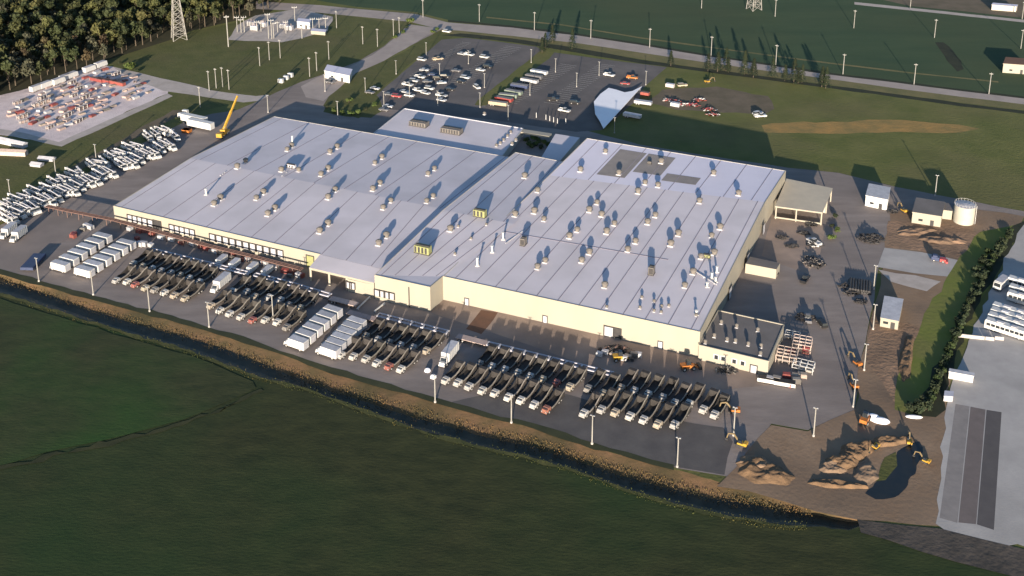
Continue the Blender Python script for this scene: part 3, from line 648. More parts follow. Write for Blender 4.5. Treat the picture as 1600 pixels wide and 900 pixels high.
def make_bucket_truck():
    t = thing('bucket_truck', 'white bucket truck', 'truck'); x1 = 4.3
    truck_cab(t, x1, M['white'])
    b = MB(); b.box(-4.2, 2.0, -.45, .45, .6, .9); b.build('chassis', M['dark'], t)
    b = MB(); b.box(-4.3, 2.1, -1.2, -.75, .85, 1.85, 0); b.box(-4.3, 2.1, .75, 1.2, .85, 1.85, 0); b.box(-4.3, 2.1, -.75, .75, .85, 1.0, 1); b.box(1.9, 2.1, -1.2, 1.2, .85, 2.2, 0)
    for k in range(5):
        for s in (-1, 1): x = -4.2 + k*1.25; b.box(x, x+1.1, s*1.215-.015, s*1.215+.015, .95, 1.75, 0)
    b.build('utility_body', [M['white'], M['bedin']], t)
    b = MB(); b.cyl((-2.6,0,1.0), (-2.6,0,2.3), .38, .30, 10); b.box(-3.0,-2.2,-.35,.35,2.1,2.6); b.build('turret', M['whitegray'], t)
    b = MB(); b.bar((-2.6,.12,2.5), (3.2,.12,2.85), .30, .34); b.bar((3.2,-.22,2.9), (-3.4,-.22,3.15), .24, .28); b.cyl((3.2,-.4,2.87), (3.2,.32,2.87), .24, .24, 8); bm_ = b.build('boom', M['whitegray'], t)
    b = MB(); b.box(-4.5,-3.5,-.62,.15,2.3,3.35); b.box(-4.42,-3.58,-.55,.08,3.35,3.36,1); b.build('bucket', [M['white'], M['dark']], t)
    for s in (-1, 1):
        for x in (-1.3, -3.9): b = MB(); b.box(x,x+.3,s*1.25-.1,s*1.25+.1,.15,1.2); b.build('outrigger', M['dark'], t)
    wheels(t, (3.2, -2.4), 1.15, .5); return t
bucket = Proto(make_bucket_truck())
def make_car(kind, paint):
    t = thing(kind, kind, 'car')
    b = MB()
    if kind == 'pickup_truck':
        b.box(-2.8, 2.7, -.98, .98, .42, .98); b.box(-2.8,-.55,-.98,-.88,.98,1.25); b.box(-2.8,-.55,.88,.98,.98,1.25); b.box(-2.8,-2.7,-.98,.98,.98,1.25); cabx = (-.6, 1.45, .2, .75, 1.88)
    elif kind == 'suv_car':
        b.box(-2.4, 2.35, -.95, .95, .40, 1.02); cabx = (-2.3, 1.25, .25, .7, 1.72)
    else:
        b.box(-2.3, 2.3, -.90, .90, .35, .88); b.taper(1.0, 2.25, -.88, .88, .88, .95, 0, .2, .06); cabx = (-1.75, 1.15, .65, .8, 1.42)
    x0, x1, a, c, h = cabx; zb = .9
    b.taper(x0+a*.8, x1-c*.95, -.72, .72, h-.05, h, .05, .05, .04)
    bd = b.build('body', paint, t)
    g = MB(); g.taper(x0, x1, -.86, .86, zb, h-.04, a, c, .16); g.build('window_glass', M['glass'], bd)
    for s in (-1,1):
        g = MB(); g.box(2.28 if kind!='pickup_truck' else 2.68, 2.36 if kind!='pickup_truck' else 2.73, s*.62-.16, s*.62+.16, .62, .78); g.build('headlight', M['galv'], bd)
    wheels(t, (1.45, -1.4) if kind != 'pickup_truck' else (1.75,-1.65), .93, .35, .24); return t
CARS = {}
def car(px, py, rz, kind, colour, label, group=None):
    k = (kind, colour)
    if k not in CARS: CARS[k] = Proto(make_car(kind, CARC[colour]))
    p = P(px, py, .6); p.z = 10*L
    r = CARS[k].put(p, rz, label, group); r['category'] = {'pickup_truck': 'pickup', 'suv_car': 'car', 'sedan_car': 'car'}[kind]; return r

# the two rows of half-finished trucks
row1 = [(207,412),(221,416),(236,419.5),(249.5,423),(265,426.5),(279.6,430),(294,434.5),(309.6,440.5),
        (361,455),(384,455.8),(396.4,463.4),(418,464.3),(437,469),(449.3,476.6),(467.2,481.3),
        (570,525.4),(588.8,531),(606.7,535.8),(623.7,539.6),(643.6,543.4),(664.4,548),
        (748,568.9),(767,573),(787.5,578),(807.6,583),(826.5,588.6),(846.4,593.4),(868,599),(888.9,604.7),(918,607.5),(940.8,615),(969,606.6),(990,611),(1011.5,616.5),(1034,621.5),(1053,630),(1075,631),(1097.5,640),(1115,648)]
row2 = [(179.6,438),(196.7,440),(209,444.5),(225,449.6),(239.7,452.8),(255.2,457),(270.6,461.5),(287,466),(328,477.5),(342,485),(357,490),(374.6,495),(392.6,500.2),(413,500),(431.3,503.5),(446.4,511.5),
        (531,554.7),(550,557),(570,561),(587,567.5),(605.8,572.6),(624.7,577),(694.6,594.4),(713.5,598),(731,604),(752,610.4),(771.7,614.5),(792.5,620.8),(812.3,625.8),(833,632.4),(852,640),(910.6,646),(938,640),(960,644.8),(982.5,650.5),(1003.8,656),(1026.3,663),(1052.5,663.8)]
def rear(px, py): f = min(1, max(0, (px - 200) / 900)); return px + 29 - 10*f, py - 16.5 - 7*f
for rn, row, g in (('rear', row1, 'trucks parked in the rear row of the yard'), ('front', row2, 'trucks parked in the front row of the yard')):
    for i, (x, y) in enumerate(row):
        h = ang(P(*rear(x, y), 1.2), P(x, y, 1.2)) + random.uniform(-.02, .02)
        p = P(x, y, 1.2) - Vector((math.cos(h), math.sin(h), 0)) * 3.6; p.z = 10*L
        pr, nm = wrnd.choices(works, (4, 3, 2.5, 3, .5))[0]
        pr.put(p, h + wrnd.uniform(-.02, .02), '%s truck with open dark bed, %s from left in the %s yard row' % (nm, nth(i), rn), g)
# white box trucks among them
def at_dir(proto, a, b, z, label, group=None, shift=0, sc=None):
    h = ang(P(*b, z), P(*a, z)); p = P(*a, z).lerp(P(*b, z), .5); p.z = 10*L
    p -= Vector((math.cos(h), math.sin(h), 0)) * shift
    return proto.put(p, h, label, group, sc)
at_dir(boxt, (331,446), (356,425), 3, 'lone white box truck standing in the left rear truck row', None, 0, (1.15,1,1))
at_dir(boxt, (690,560), (711,534), 3, 'lone white box truck beside the parked trucks at yard centre', None, 0, (1.2,1,1.05))
# two blocks of box trucks parked side by side
g1 = 'white vans parked in a block at the left yard end'
for c, (a, b) in enumerate((((93,410),(159,366.5)), ((131,418.5),(196,377)))):
    for k in range(6):
        q = P(*a, 2.9).lerp(P(*b, 2.9), k/5); h = ang(P(80,404,2.9), P(106,411,2.9)); q.z = 10*L
        stepv.put(q, h + math.pi, 'white van, %s from front in the %s file at the left yard end' % (nth(k), ('left','right')[c]), g1)
g2 = 'white box trucks parked in a block at yard centre'
for c, (a, b) in enumerate((((462,529),(516,481)), ((512,541.5),(553,499)))):
    for k in range(6):
        q = P(*a, 3.0).lerp(P(*b, 3.0), k/5); h = ang(P(437,525,2.9), P(484,541,2.9)); q.z = 10*L
        boxt.put(q, h + math.pi, 'white box truck, %s from the front in the %s file of the centre block' % (nth(k), ('left','right')[c]), g2, (1.0,1,1.02))
for k, (x, y) in enumerate([(344,400),(364,406),(392,412),(415,417)]):
    q = P(x, y, 3); q.z = 10*L; boxt.put(q, ang(P(300,400), P(285,412)), 'white box truck backed up to the loading docks, %s from the left' % nth(k), 'trucks at the loading docks', (.78,.8,.72))
for k, (x, y) in enumerate([(12,359),(28,364)]):
    q = P(x, y, 2); q.z = 10*L; boxt.put(q, R(-100), 'white box truck at the far left yard edge, %s from the left' % nth(k), 'trucks at the far left yard edge')
# bucket trucks along the dirt track
n = 0
for k in range(31):
    t = k / 30; x = 10 + 256 * t; y = 348 - 116 * t + 3 * math.sin(k*1.7)
    if k in (20,): continue
    h = ang(P(x-14, y-9, 1.5), P(x+14, y+5, 1.5)) + random.uniform(-.12, .12)
    p = P(x, y - 7, 1.5); p.z = 10*L
    bucket.put(p, h, 'white bucket truck with folded boom, %s from the left along the dirt track' % nth(n), 'bucket trucks lined up along the dirt track'); n += 1
for k in range(22):
    t = (k + .3) / 22; x = 4 + 215 * t; y = 334 - 99 * t + 3 * math.sin(k * 2.1)
    if k in (6, 13): continue
    p = P(x, y - 9, 1.5); p.z = 10*L
    bucket.put(p, ang(P(x-14, y-9, 1.5), P(x+14, y+5, 1.5)) + random.uniform(-.3, .3) + (math.pi if k % 3 == 0 else 0), 'white bucket truck in the rear file against the grass, %s from the left' % nth(k), 'bucket trucks in the rear file against the grass')
for k, (x, y) in enumerate([(232,213),(243,209),(254,206),(264,205),(273,212)]):
    p = P(x, y, 1.5); p.z = 10*L
    bucket.put(p, ang(P(x-14,y-9), P(x+14,y+5)) + random.uniform(-.2,.2), 'white bucket truck in the short back file near the crane, %s from the left' % nth(k), 'bucket trucks near the crane')

# parked cars
LA = ang(P(640,100), P(700,62)); LB = ang(P(745,100), P(790,108))
cars = [(659,93,0,'suv_car','white','far left corner'),(684,92,.9,'pickup_truck','tan','far aisle'),(663,109,.3,'sedan_car','silver','left row'),(656,120,.2,'pickup_truck','white','left row'),
 (647,126,.2,'suv_car','silver','left row'),(637,132,0,'pickup_truck','white','left row'),(654,141,.1,'pickup_truck','white','shadow edge'),(665,145,-.1,'sedan_car','white','shadow edge'),
 (671,138,.1,'suv_car','white','middle row'),(690,149,0,'pickup_truck','white','building shadow'),(690,156,0,'sedan_car','silver','building shadow'),(690,129,.6,'sedan_car','silver','middle row'),
 (684,122,.4,'suv_car','black','middle row'),(695,119,.5,'suv_car','black','middle row'),(727,121,.1,'suv_car','silver','right row'),(720,127,.1,'sedan_car','black','right row'),(745,136,-.6,'suv_car','white','median side'),
 (751,109,0,'sedan_car','white','far right row'),(762,104,.2,'suv_car','black','far right row'),(757,89,0,'suv_car','white','back row'),(733,85,0,'pickup_truck','white','back row'),(722,84,0,'sedan_car','silver','back row'),
 (713,110,.2,'sedan_car','gray','middle aisle'),(620,150,.2,'suv_car','red','front left corner'),(608,147,.2,'sedan_car','gray','front left corner'),(586,138,.1,'sedan_car','silver','entrance road side'),(578,144,.1,'sedan_car','gray','entrance road side'),
 (632,143,.1,'sedan_car','silver','left row'),(640,149,.1,'suv_car','white','left row'),(676,116,.3,'sedan_car','blue','middle row'),(668,127,.3,'sedan_car','gray','middle row'),(703,139,.2,'sedan_car','black','shadow edge'),
 (600,171,.2,'sedan_car','gray','office shadow'),(606,166,.2,'sedan_car','silver','office shadow')]
HOW = {'sedan_car': 'low sedan', 'suv_car': 'tall car', 'pickup_truck': 'pickup'}
seen = {}
for x, y, dr, kd, cl, where in cars:
    key = (kd, cl, where); seen[key] = seen.get(key, 0) + 1
for key in seen: seen[key] = [seen[key], 0]
for x, y, dr, kd, cl, where in sorted(cars, key=lambda c: c[0]):
    key = (kd, cl, where); tot, i = seen[key]; seen[key][1] += 1
    extra = '' if tot == 1 else ', %s from left' % nth(i)
    car(x, y, LB + dr, kd, cl, '%s %s at the %s of the left car lot%s' % (cl, HOW[kd], where, extra), 'cars in the left car lot')
car(882,172.5, LB, 'pickup_truck', 'white', 'bright white pickup at the shadow edge of the right car lot')
car(864,155, LB+.5, 'pickup_truck', 'black', 'black pickup parked askew in the middle of the right car lot')
car(952,117, LB, 'pickup_truck', 'white', 'white pickup by the far edge of the right car lot')
car(988,121, LB+.2, 'pickup_truck', 'orange', 'orange pickup at the far right edge of the right car lot')
car(977,130, LB+.2, 'sedan_car', 'red', 'red sedan beside the white canopy at the car lot corner')
car(898,160, LB+.3, 'suv_car', 'black', 'black tall car near the light pole of the right car lot')
car(698,49, LB, 'suv_car', 'white', 'white tall car on the verge where the entrance road meets the highway')
car(1188,181, .2, 'pickup_truck', 'white', 'white pickup parked alone on the meadow behind the factory')
car(1184,177, .5, 'suv_car', 'silver', 'silver tall car next to the white pickup on the meadow')
car(1066,133, .2, 'suv_car', 'tan', 'tan tall car on the bare ground beyond the car lot')
car(516,128, LB, 'suv_car', 'gray', 'gray tall car stopped by the white gate house')
for k, (x, y, kd, cl) in enumerate([(1258,436,'pickup_truck','black'),(1262,497,'pickup_truck','gray'),(1284,505,'suv_car','black'),(1272,378,'pickup_truck','silver'),(1205,425,'sedan_car','black')]):
    car(x, y, R(60 + 20*k), kd, cl, '%s %s in the shaded side yard, %s from the back' % (cl, HOW[kd], nth({3:0,4:1,0:2,1:3,2:4}[k])), 'vehicles in the shaded side yard')
# low trailers and buses
def make_trailer(name, L_, W, H, m, z0=.7, deck=False, top=None):
    t = thing(name, name, 'trailer'); b = MB(); b.box(-L_/2, L_/2, -W/2, W/2, z0, H, 0)
    if top: b.box(-L_/2+.06, L_/2-.06, -W/2+.06, W/2-.06, H, H+.05, 1)
    for k in range(7): x = -L_/2 + .3 + k*(L_-.7)/6; b.box(x, x+.08, -W/2-.03, W/2+.03, z0+.02, H-.02, 0)
    b.build('trailer_body', [m, top or m], t)
    b = MB(); b.box(-L_/2+.2, L_/2-.1, -.4, .4, z0-.25, z0); b.build('chassis', M['dark'], t)
    for y in (-.8, .65): b = MB(); b.box(L_/2-1.8, L_/2-1.65, y, y+.15, 0, z0); b.build('landing_leg', M['dark'], t)
    wheels(t, (-L_/2+1.2, -L_/2+2.3), W/2-.02, .45); return t
rowB = [((763,159),(794,163),'tan','dusty pink'),((774,152),(801,157),'red','red sided'),((778,147.5),(810,150.5),'green','sage green'),((790,141.5),(815,146),'green','pale green'),((798,132),(826,136),'blue','blue'),((813,123),(842,128),'silver','silver'),((820,117),(849,121.5),'gray','dark gray'),((829,110),(856,114.5),'white','white')]
for k, (a, b, c, nm) in enumerate(rowB):
    pr = Proto(make_trailer('cargo_trailer', 8.6, 2.4, 2.1, CARC[c], .7, top=M['bedgray'] if c != 'white' else M['whitegray']))
    p = P(*a, 1.4).lerp(P(*b, 1.4), .5); p.z = 10*L
    pr.put(p, ang(P(*a), P(*b)), '%s low cargo trailer in the slanted file of the right car lot' % nm, 'trailers filed in the right car lot')
flat = Proto(make_trailer('flatbed_trailer', 9.5, 2.3, 1.15, M['tan'], .9))
for a, b, lb in [((517,466),(557,476),'tan flatbed trailer parked left of the loading canopy posts'),((545,488),(585,499),'tan flatbed trailer behind the centre block of box trucks'),((714,525),(761,537),'tan flatbed trailer in line with the steel rail at yard centre')]:
    p = P(*a, 1).lerp(P(*b, 1), .5); p.z = 10*L; flat.put(p, ang(P(*a), P(*b)), lb, 'flatbed trailers along the rail line')
bt = Proto(make_trailer('shadow_trailer', 9.5, 4.2, 1.5, M['blue'], .6, top=M['blue'])); p = P(52,408,1.3); p.z = 10*L  # made-up dark blue body standing in for a shadow on the yard
bt.put(p, ang(P(36,424), P(66,392)), 'added dark blue trailer standing in for a shadow, left front yard corner')
gt = Proto(make_trailer('cargo_trailer', 8, 2.4, 2.0, M['whitegray'], .7)); p = P(988,180,1.3); p.z = 10*L
gt.put(p, LB, 'pale gray trailer on the shaded lawn beside the white canopy'); p = P(1005,160,1.2); p.z = 10*L
gt.put(p, LB + .1, 'pale gray trailer at the sunlit edge of the building shadow')
wt = Proto(make_trailer('semi_trailer', 13, 2.6, 3.9, M['white'], 1.1)); p = P(313,190,3.5); p.z = 10*L
wt.put(p, ang(P(283,186), P(335,197)), 'long white semi trailer near the yellow crane, in front of the other'); p = P(303,182,3.5); p.z = 10*L
wt.put(p, ang(P(283,180), P(335,191)), 'long white semi trailer near the yellow crane, behind the other')
def make_bus():
    t = thing('shuttle_bus', 'bus', 'bus'); b = MB(); b.box(-6, 5.6, -1.25, 1.25, .5, 2.7); b.taper(-6, 5.9, -1.25, 1.25, 2.7, 3.1, .15, .4, .18); b.box(5.6, 5.95, -1.2, 1.2, .5, 1.6)
    bd = b.build('bus_body', M['white'], t); g = MB()
    for s in (-1, 1):
        for k in range(8): x = -5.5 + k*1.3; g.box(x, x+1.1, s*1.26-.012, s*1.26+.012, 1.55, 2.4)
    g.box(5.62, 5.66, -1.05, 1.05, 1.6, 2.6); g.build('bus_window', M['glass'], t); g = MB(); g.box(-3, -1, -.6, .6, 3.1, 3.35); g.box(1, 2.6, -.6, .6, 3.1, 3.3); g.build('roof_unit', M['whitegray'], t)
    wheels(t, (3.6, -3.4), 1.24, .5); return t
bus = Proto(make_bus())
hb = ang(P(1552,474,3), P(1600,489,3))
for k, (x, y) in enumerate([(1552,473),(1549,480.5),(1545,488),(1541,497)]):
    p = P(x, y, 3) + Vector((math.cos(hb), math.sin(hb), 0)) * 6; p.z = 11*L
    bus.put(p, hb, 'white bus in the right hand concrete yard, %s from the back of four' % nth(k), 'buses parked side by side on the concrete yard')
for k, (x, y, lb) in enumerate([(1592,436,'white bus at the right edge, behind the pale van'),(1594,449,'white bus at the right edge, beside the pale van'),(1592,459,'white bus at the right edge, in front of the pale van')]):
    p = P(x, y, 3) + Vector((math.cos(hb), math.sin(hb), 0)) * 3; p.z = 11*L; bus.put(p, hb, lb, 'buses at the right edge')
p = P(1565,438,2.5); p.z = 11*L; stepv.put(p, ang(P(1575,431), P(1556,447)), 'pale step van parked across from the buses on the right')
# machines
def make_excavator(paint):
    t = thing('excavator', 'excavator', 'excavator'); b = MB()
    for s in (-1, 1): b.box(-1.9, 1.9, s*1.1-.3, s*1.1+.3, .05, .85); b.cyl((-1.9, s*1.1-.3, .45), (-1.9, s*1.1+.3, .45), .42, .42, 10); b.cyl((1.9, s*1.1-.3, .45), (1.9, s*1.1+.3, .45), .42, .42, 10)
    b.box(-.8,.8,-1,1,.5,.95); b.build('tracks', M['dark'], t)
    b = MB(); b.box(-2.4, 1.3, -1.3, 1.3, 1.0, 1.75); b.box(-2.6, -1.3, -1.3, 1.3, 1.0, 2.2); hs = b.build('house', paint, t)
    b = MB(); b.taper(-.6, 1.2, .2, 1.25, 1.75, 2.95, .1, .3, .05); b.build('operator_cab', M['glass'], hs)
    b = MB(); b.bar((1.1,-.2,1.6), (3.4,-.2,4.2), .5, .6); b.bar((3.4,-.2,4.2), (5.6,-.2,3.6), .42, .5); b.build('boom', M['boomgray'], t)
    b = MB(); b.bar((5.6,-.2,3.7), (6.2,-.2,1.3), .34, .42); b.build('stick', M['boomgray'], t)
    b = MB(); b.box(5.7, 6.7, -.75, .35, .35, 1.25); b.build('bucket', M['dark'], t); return t
exy = Proto(make_excavator(M['yellow'])); exo = Proto(make_excavator(M['orange']))
for pr, x, y, rz, lb in [(exy,1106,127,.4,'yellow excavator on the green verge beyond the car lot'),(exy,1412,328,1.9,'yellow excavator beside the pump house'),(exy,1158,692,2.6,'yellow excavator at the front right corner of the yard'),
    (exy,1368,697,-2.4,'yellow excavator digging on the brown soil heap'),(exy,1446,718,2.4,'yellow excavator at the right rim of the dark pond'),(exo,1339,566,2.0,'orange excavator by the dirt yard, farther of the two'),(exo,1334,601,1.7,'orange excavator by the dirt yard, nearer of the two'),(exo,1147,640,2.9,'orange excavator at the right end of the truck rows'),(exy,1421,688,1.3,'yellow excavator between soil heap and pond, arm over the pond')]:
    p = P(x, y, .8); p.z = 10*L; pr.put(p, rz, lb, 'excavators', (.46,.46,.46) if x > 1360 and y > 600 else (.6,.6,.6))
def make_loader(paint):
    t = thing('wheel_loader', 'loader', 'loader'); b = MB(); b.box(-2.2, .3, -.9, .9, .8, 1.7); b.box(.2, 1.6, -.6, .6, .7, 1.3); bd = b.build('body', paint, t)
    b = MB(); b.taper(-.8, .5, -.7, .7, 1.7, 2.9, .1, .2, .08); b.build('operator_cab', M['glass'], bd)
    b = MB(); b.bar((1.2,-.6,1.2), (2.8,-.6,.6), .2, .3); b.bar((1.2,.6,1.2), (2.8,.6,.6), .2, .3); b.build('lift_arms', paint, t)
    b = MB(); b.box(2.7, 3.5, -1.25, 1.25, .15, 1.0); b.build('bucket', M['dark'], t); wheels(t, (1.2, -1.5), 1.1, .62, .4); return t
ldr = Proto(make_loader(M['orange'])); ldy = Proto(make_loader(M['yellow']))
for pr, x, y, rz, lb in [(ldr,1076,573,.2,'orange wheel loader in front of the annex wall'),(ldy,970,559,.1,'yellow wheel loader amid dark scrap by the front wall'),(ldr,1352,655,1.0,'orange wheel loader by the white tarped heaps')]:
    p = P(x, y, .8); p.z = 10*L; pr.put(p, rz, lb)
# crane
t = thing('mobile_crane', 'yellow mobile crane with its long boom raised beside the factory corner', 'crane', P(349,212) + Vector((0,0,10*L)), R(-100))
b = MB(); b.box(-4,4,-1.25,1.25,.8,1.4); b.box(2.6,4.3,-1.2,1.2,.8,2.4); b.build('carrier', M['yellow'], t); b = MB(); b.box(-2,.6,-1.1,1.1,1.4,2.8); b.build('superstructure', M['yellow'], t)
o = P(349,212); tip = P(371,150,14.5)
loc = Matrix.Rotation(-R(-100), 4, 'Z') @ (tip - o)
b = MB(); s0 = Vector((-.5,0,2.4)); b.bar(s0, s0.lerp(loc,.55), .7, .9); b.bar(s0.lerp(loc,.5), loc, .5, .65); b.bar(loc, loc + Vector((0,0,-1.0)), .3); b.build('boom', M['yellow'], t)
b = MB(); b.bar(Vector((.6,0,1.6)), s0.lerp(loc,.3), .3); b.build('lift_ram', M['galv'], t); wheels(t, (3.1,1.5,-1.6,-3.0), 1.24, .6, .35)

# ================================================================ POLES AND TOWERS
def make_light_pole(h=8.2):
    t = thing('light_pole', 'pole', 'light pole'); b = MB(); b.cyl((0,0,.4), (0,0,h), .19, .14, 8); b.build('pole', M['polew'], t)
    b = MB(); b.cyl((0,0,0), (0,0,.5), .32, .32, 8); b.build('footing', M['concrete'], t)
    b = MB(); b.box(-.45, .45, -.06, .06, h-.12, h); b.box(-.6,-.2,-.16,.16,h-.05,h+.1); b.box(.2,.6,-.16,.16,h-.05,h+.1); b.build('lamp_head', M['galv'], t); return t
lp = Proto(make_light_pole())
def put_poles(pr, pts, lab, group, z=10*L, sc=1.0):
    for k, (x, y) in enumerate(pts): p = P(x, y); p.z = z; pr.put(p, R(-23), lab % nth(k), group, (sc, sc, sc))
put_poles(lp, [(61,440),(146,461),(234,487),(327,511.5),(680,629),(799,661),(925,694),(1058,730)], 'pale light pole on the front edge of the yard, %s from the left', 'light poles on the front yard edge')
put_poles(lp, [(17,313),(88,278),(151,256)], 'pale light pole beside the dirt track, %s from the left', 'light poles beside the dirt track', sc=1.0)
put_poles(lp, [(571,144),(600,166),(619,116),(640,152),(666,87),(684,165),(687,121),(732,100),(757,137),(750,168),(794,188)], 'pale light pole in the left car lot, %s from the left', 'light poles in the left car lot', sc=.85)
put_poles(lp, [(828,149),(830,98),(868,113),(901,136),(936,118),(960,208),(1009,133)], 'pale light pole in the right car lot, %s from the left', 'light poles in the right car lot', sc=.85)
for x, y, lb in [(1271,682,'pale light pole standing alone in the right front yard'),(1350,579,'pale light pole between the orange excavators and the dirt yard'),(1333,636,'pale light pole near the white tarped heaps'),(1364,515,'pale light pole beside the office trailer'),(1146,681,'pale light pole behind the front corner excavator'),(427,500,'pale light pole among the left truck rows'),(1365,452,'pale light pole by the dark pipe stack'),(1461,306,'pale light pole in the shade behind the pump house'),(528,186,'pale light pole on the shaded grass island'),(508,143,'pale light pole beside the entrance road'),(419,176,'pale light pole in the factory shadow on the left')]:
    p = P(x, y); p.z = 10*L; lp.put(p, R(-23), lb)
def make_utility_pole(h=10.5):
    t = thing('utility_pole', 'pole', 'utility pole'); b = MB(); b.cyl((0,0,0), (0,0,h), .20, .15, 8); b.build('pole', M['polew'], t)
    b = MB(); b.box(-.8,.8,-.06,.06,h-.7,h-.58); c = b.build('crossarm', M['galv'], t)
    b = MB()
    for x in (-.7,-.3,.3,.7): b.cyl((x,0,h-.58), (x,0,h-.35), .09, .06, 6)
    b.build('insulator', M['galv'], c); return t
up = Proto(make_utility_pole())
put_poles(up, [(661,27),(749,34),(835,47),(923,60),(1015,74),(1111,87),(1212,101),(1317,116),(1428,132),(1545,147)], 'pale utility pole along the far side of the highway, %s from the left', 'utility poles along the highway')
put_poles(up, [(1096,13),(1211,26),(1334,44),(1460,59),(1595,76)], 'pale utility pole in the far green field, %s from the left', 'utility poles in the far field')
put_poles(up, [(313,168),(327,142),(338,138),(348,136),(358,140),(406,103),(421,94),(438,91)], 'thin utility pole on the grass behind the crane, %s from the left', 'utility poles behind the crane', sc=.95)
put_poles(up, [(484,120),(495,111),(526,44),(567,69),(590,73),(615,57),(624,54),(514,93)], 'thin utility pole beside the entrance road, %s from the left', 'utility poles beside the entrance road', sc=.95)
up.put(P(357,73), R(20), 'tall thick white pole standing on the lawn by the lattice tower', None, (1.6,1.6,1.65))
up.put(P(1422,14), R(10), 'pale utility pole beside the thin far road at the top right'); up.put(P(1597,30), R(10), 'pale utility pole beside the far road at the right picture edge')
def tower(px, py, h, w_, label):
    p = P(px, py); t = thing('lattice_tower', label, 'tower', (p.x, p.y, 3*L), R(25)); b = MB(); n = 9
    for i in range(4):
        sx, sy = ((-1,-1),(1,-1),(1,1),(-1,1))[i]
        leg = MB(); leg.bar((sx*w_, sy*w_, 0), (sx*.7, sy*.7, h), .32); leg.build('leg', M['polew'], t)
        sx2, sy2 = ((-1,-1),(1,-1),(1,1),(-1,1))[(i+1) % 4]
        for k in range(n):
            f = lambda q: w_ + (.7 - w_) * q
            a, c = f(k/n), f((k+1)/n)
            b.bar((sx*a, sy*a, h*k/n), (sx2*c, sy2*c, h*(k+1)/n), .16); b.bar((sx2*a, sy2*a, h*k/n), (sx*c, sy*c, h*(k+1)/n), .16); b.bar((sx*c, sy*c, h*(k+1)/n), (sx2*c, sy2*c, h*(k+1)/n), .16)
    b.build('bracing', M['polew'], t)
    for z in (h*.72, h*.86, h*.98):
        b = MB(); b.bar((-6,0,z), (6,0,z), .3); b.bar((-6,0,z), (0,0,z+1.6), .15); b.bar((6,0,z), (0,0,z+1.6), .15); b.build('crossarm', M['polew'], t)
    return t
tower(280, 61, 34, 3.6, 'tall pale lattice power tower at the forest edge'); tower(1178, 15, 34, 3.2, 'pale lattice power tower far off at the top edge')
M['hedge'] = mat('hedge_leaves', (.022,.038,.012), (.035,.052,.016), .8, .85, 3, rand=.2)
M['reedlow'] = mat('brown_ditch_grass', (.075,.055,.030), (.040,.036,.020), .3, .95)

# ================================================================ YARD FURNITURE AND SMALL BUILDINGS
def seg_dir(a, b, z=0): return P(*a, z), P(*b, z)
def rail(a, b, label, wd=1.7, h=1.9, m='steelrail', step=3.7):
    p, q = P(*a, h), P(*b, h); p.z = q.z = 0; d = q - p; Ln = d.length; t = thing('steel_rail_rack', label, 'rail rack', (p.x, p.y, 10*L), math.atan2(d.y, d.x), 'steel rail racks between yard and driveway')
    b_ = MB()
    for s in (-1, 1): b_.box(0, Ln, s*wd/2-.17, s*wd/2+.17, h-.26, h)
    b_.box(0, Ln, -.05, .05, h-.35, h-.25); b_.build('rail', M[m], t)
    b_ = MB(); n = max(1, int(Ln/step))
    for k in range(n+1):
        x = min(Ln-.15, k*Ln/n); b_.box(max(0,x-.35), x+.15, -wd/2, wd/2, h, h+.14)
    b_.build('cross_plate', M['whitegray'], t)
    b_ = MB()
    for k in range(n+1):
        x = max(.1, min(Ln-.1, k*Ln/n))
        for s in (-1,1): b_.box(x-.09, x+.09, s*wd/2-.09, s*wd/2+.09, .08, h-.22)
        b_.box(x-.1, x+.1, -wd/2-.1, wd/2+.1, 0, .1)
    b_.box(0, Ln, -.08, .08, .01, .11); b_.build('stand', M['dark'], t); return t
rail((237,390),(314,408.5),'blue gray steel rail rack at the left end of the yard line'); rail((316,409),(390,427),'blue gray steel rail rack behind the lone left box truck')
rail((398,428),(444,440),'blue gray steel rail rack facing the loading docks'); rail((447,441),(516,461),'blue gray steel rail rack just left of the tan flatbeds')
rail((591,491),(700,519),'blue gray steel rail rack facing the protruding factory corner'); rail((762,536),(860,560),'blue gray steel rail rack along the sunlit front apron'); rail((862,560.5),(958,584),'blue gray steel rail rack at the right end of the yard line')
for a, b_, lb in [((558,482),(578,463),'white steel post lying slanted at the loading canopy, left one'),((585,486),(601,473),'white steel post lying slanted at the loading canopy, right one')]:
    p, q = P(*a, .6), P(*b_, .6); d = q - p; t = MB(); t.bar((0,0,.45), (d.length,0,.45), .35, .35); t.box(.2,.5,-.3,.3,0,.3); t.box(d.length-.5,d.length-.2,-.3,.3,0,.3)
    tag(t.build('steel_beam', M['white'], None, (p.x,p.y,10*L), math.atan2(d.y,d.x)), lb, 'beam')
# red pipe rack along the left wing
pts = [(72,322),(115,331),(180,344),(250,363),(330,385),(400,402),(472,421)]
t = thing('pipe_rack', 'long reddish pipe rack on trestles running in front of the left wing', 'pipe rack', (P(*pts[0]).x, P(*pts[0]).y, 10*L)); o = P(*pts[0]); o.z = 0
for off in (-.7, 0, .7):
    b = MB()
    for a, c in zip(pts[:-1], pts[1:]):
        p, q = P(*a, 2.4) - o, P(*c, 2.4) - o; d = (q-p).normalized(); nn = Vector((-d.y, d.x, 0)) * off; b.cyl(p+nn, q+nn, .2, .2, 6)
    b.build('pipe', M['redsteel'], t)
for a, c in zip(pts[:-1], pts[1:]):
    p, q = P(*a, 2.2) - o, P(*c, 2.2) - o; d = (q-p).normalized(); nn = Vector((-d.y, d.x, 0)); n = 3
    for k in range(n):
        r = p.lerp(q, (k+.5)/n); b = MB(); b.bar(Vector((r.x,r.y,0))+nn, r+nn, .2); b.bar(Vector((r.x,r.y,0))-nn, r-nn, .2); b.bar(r+nn*1.1, r-nn*1.1, .2); b.build('trestle', M['redsteel'], t)
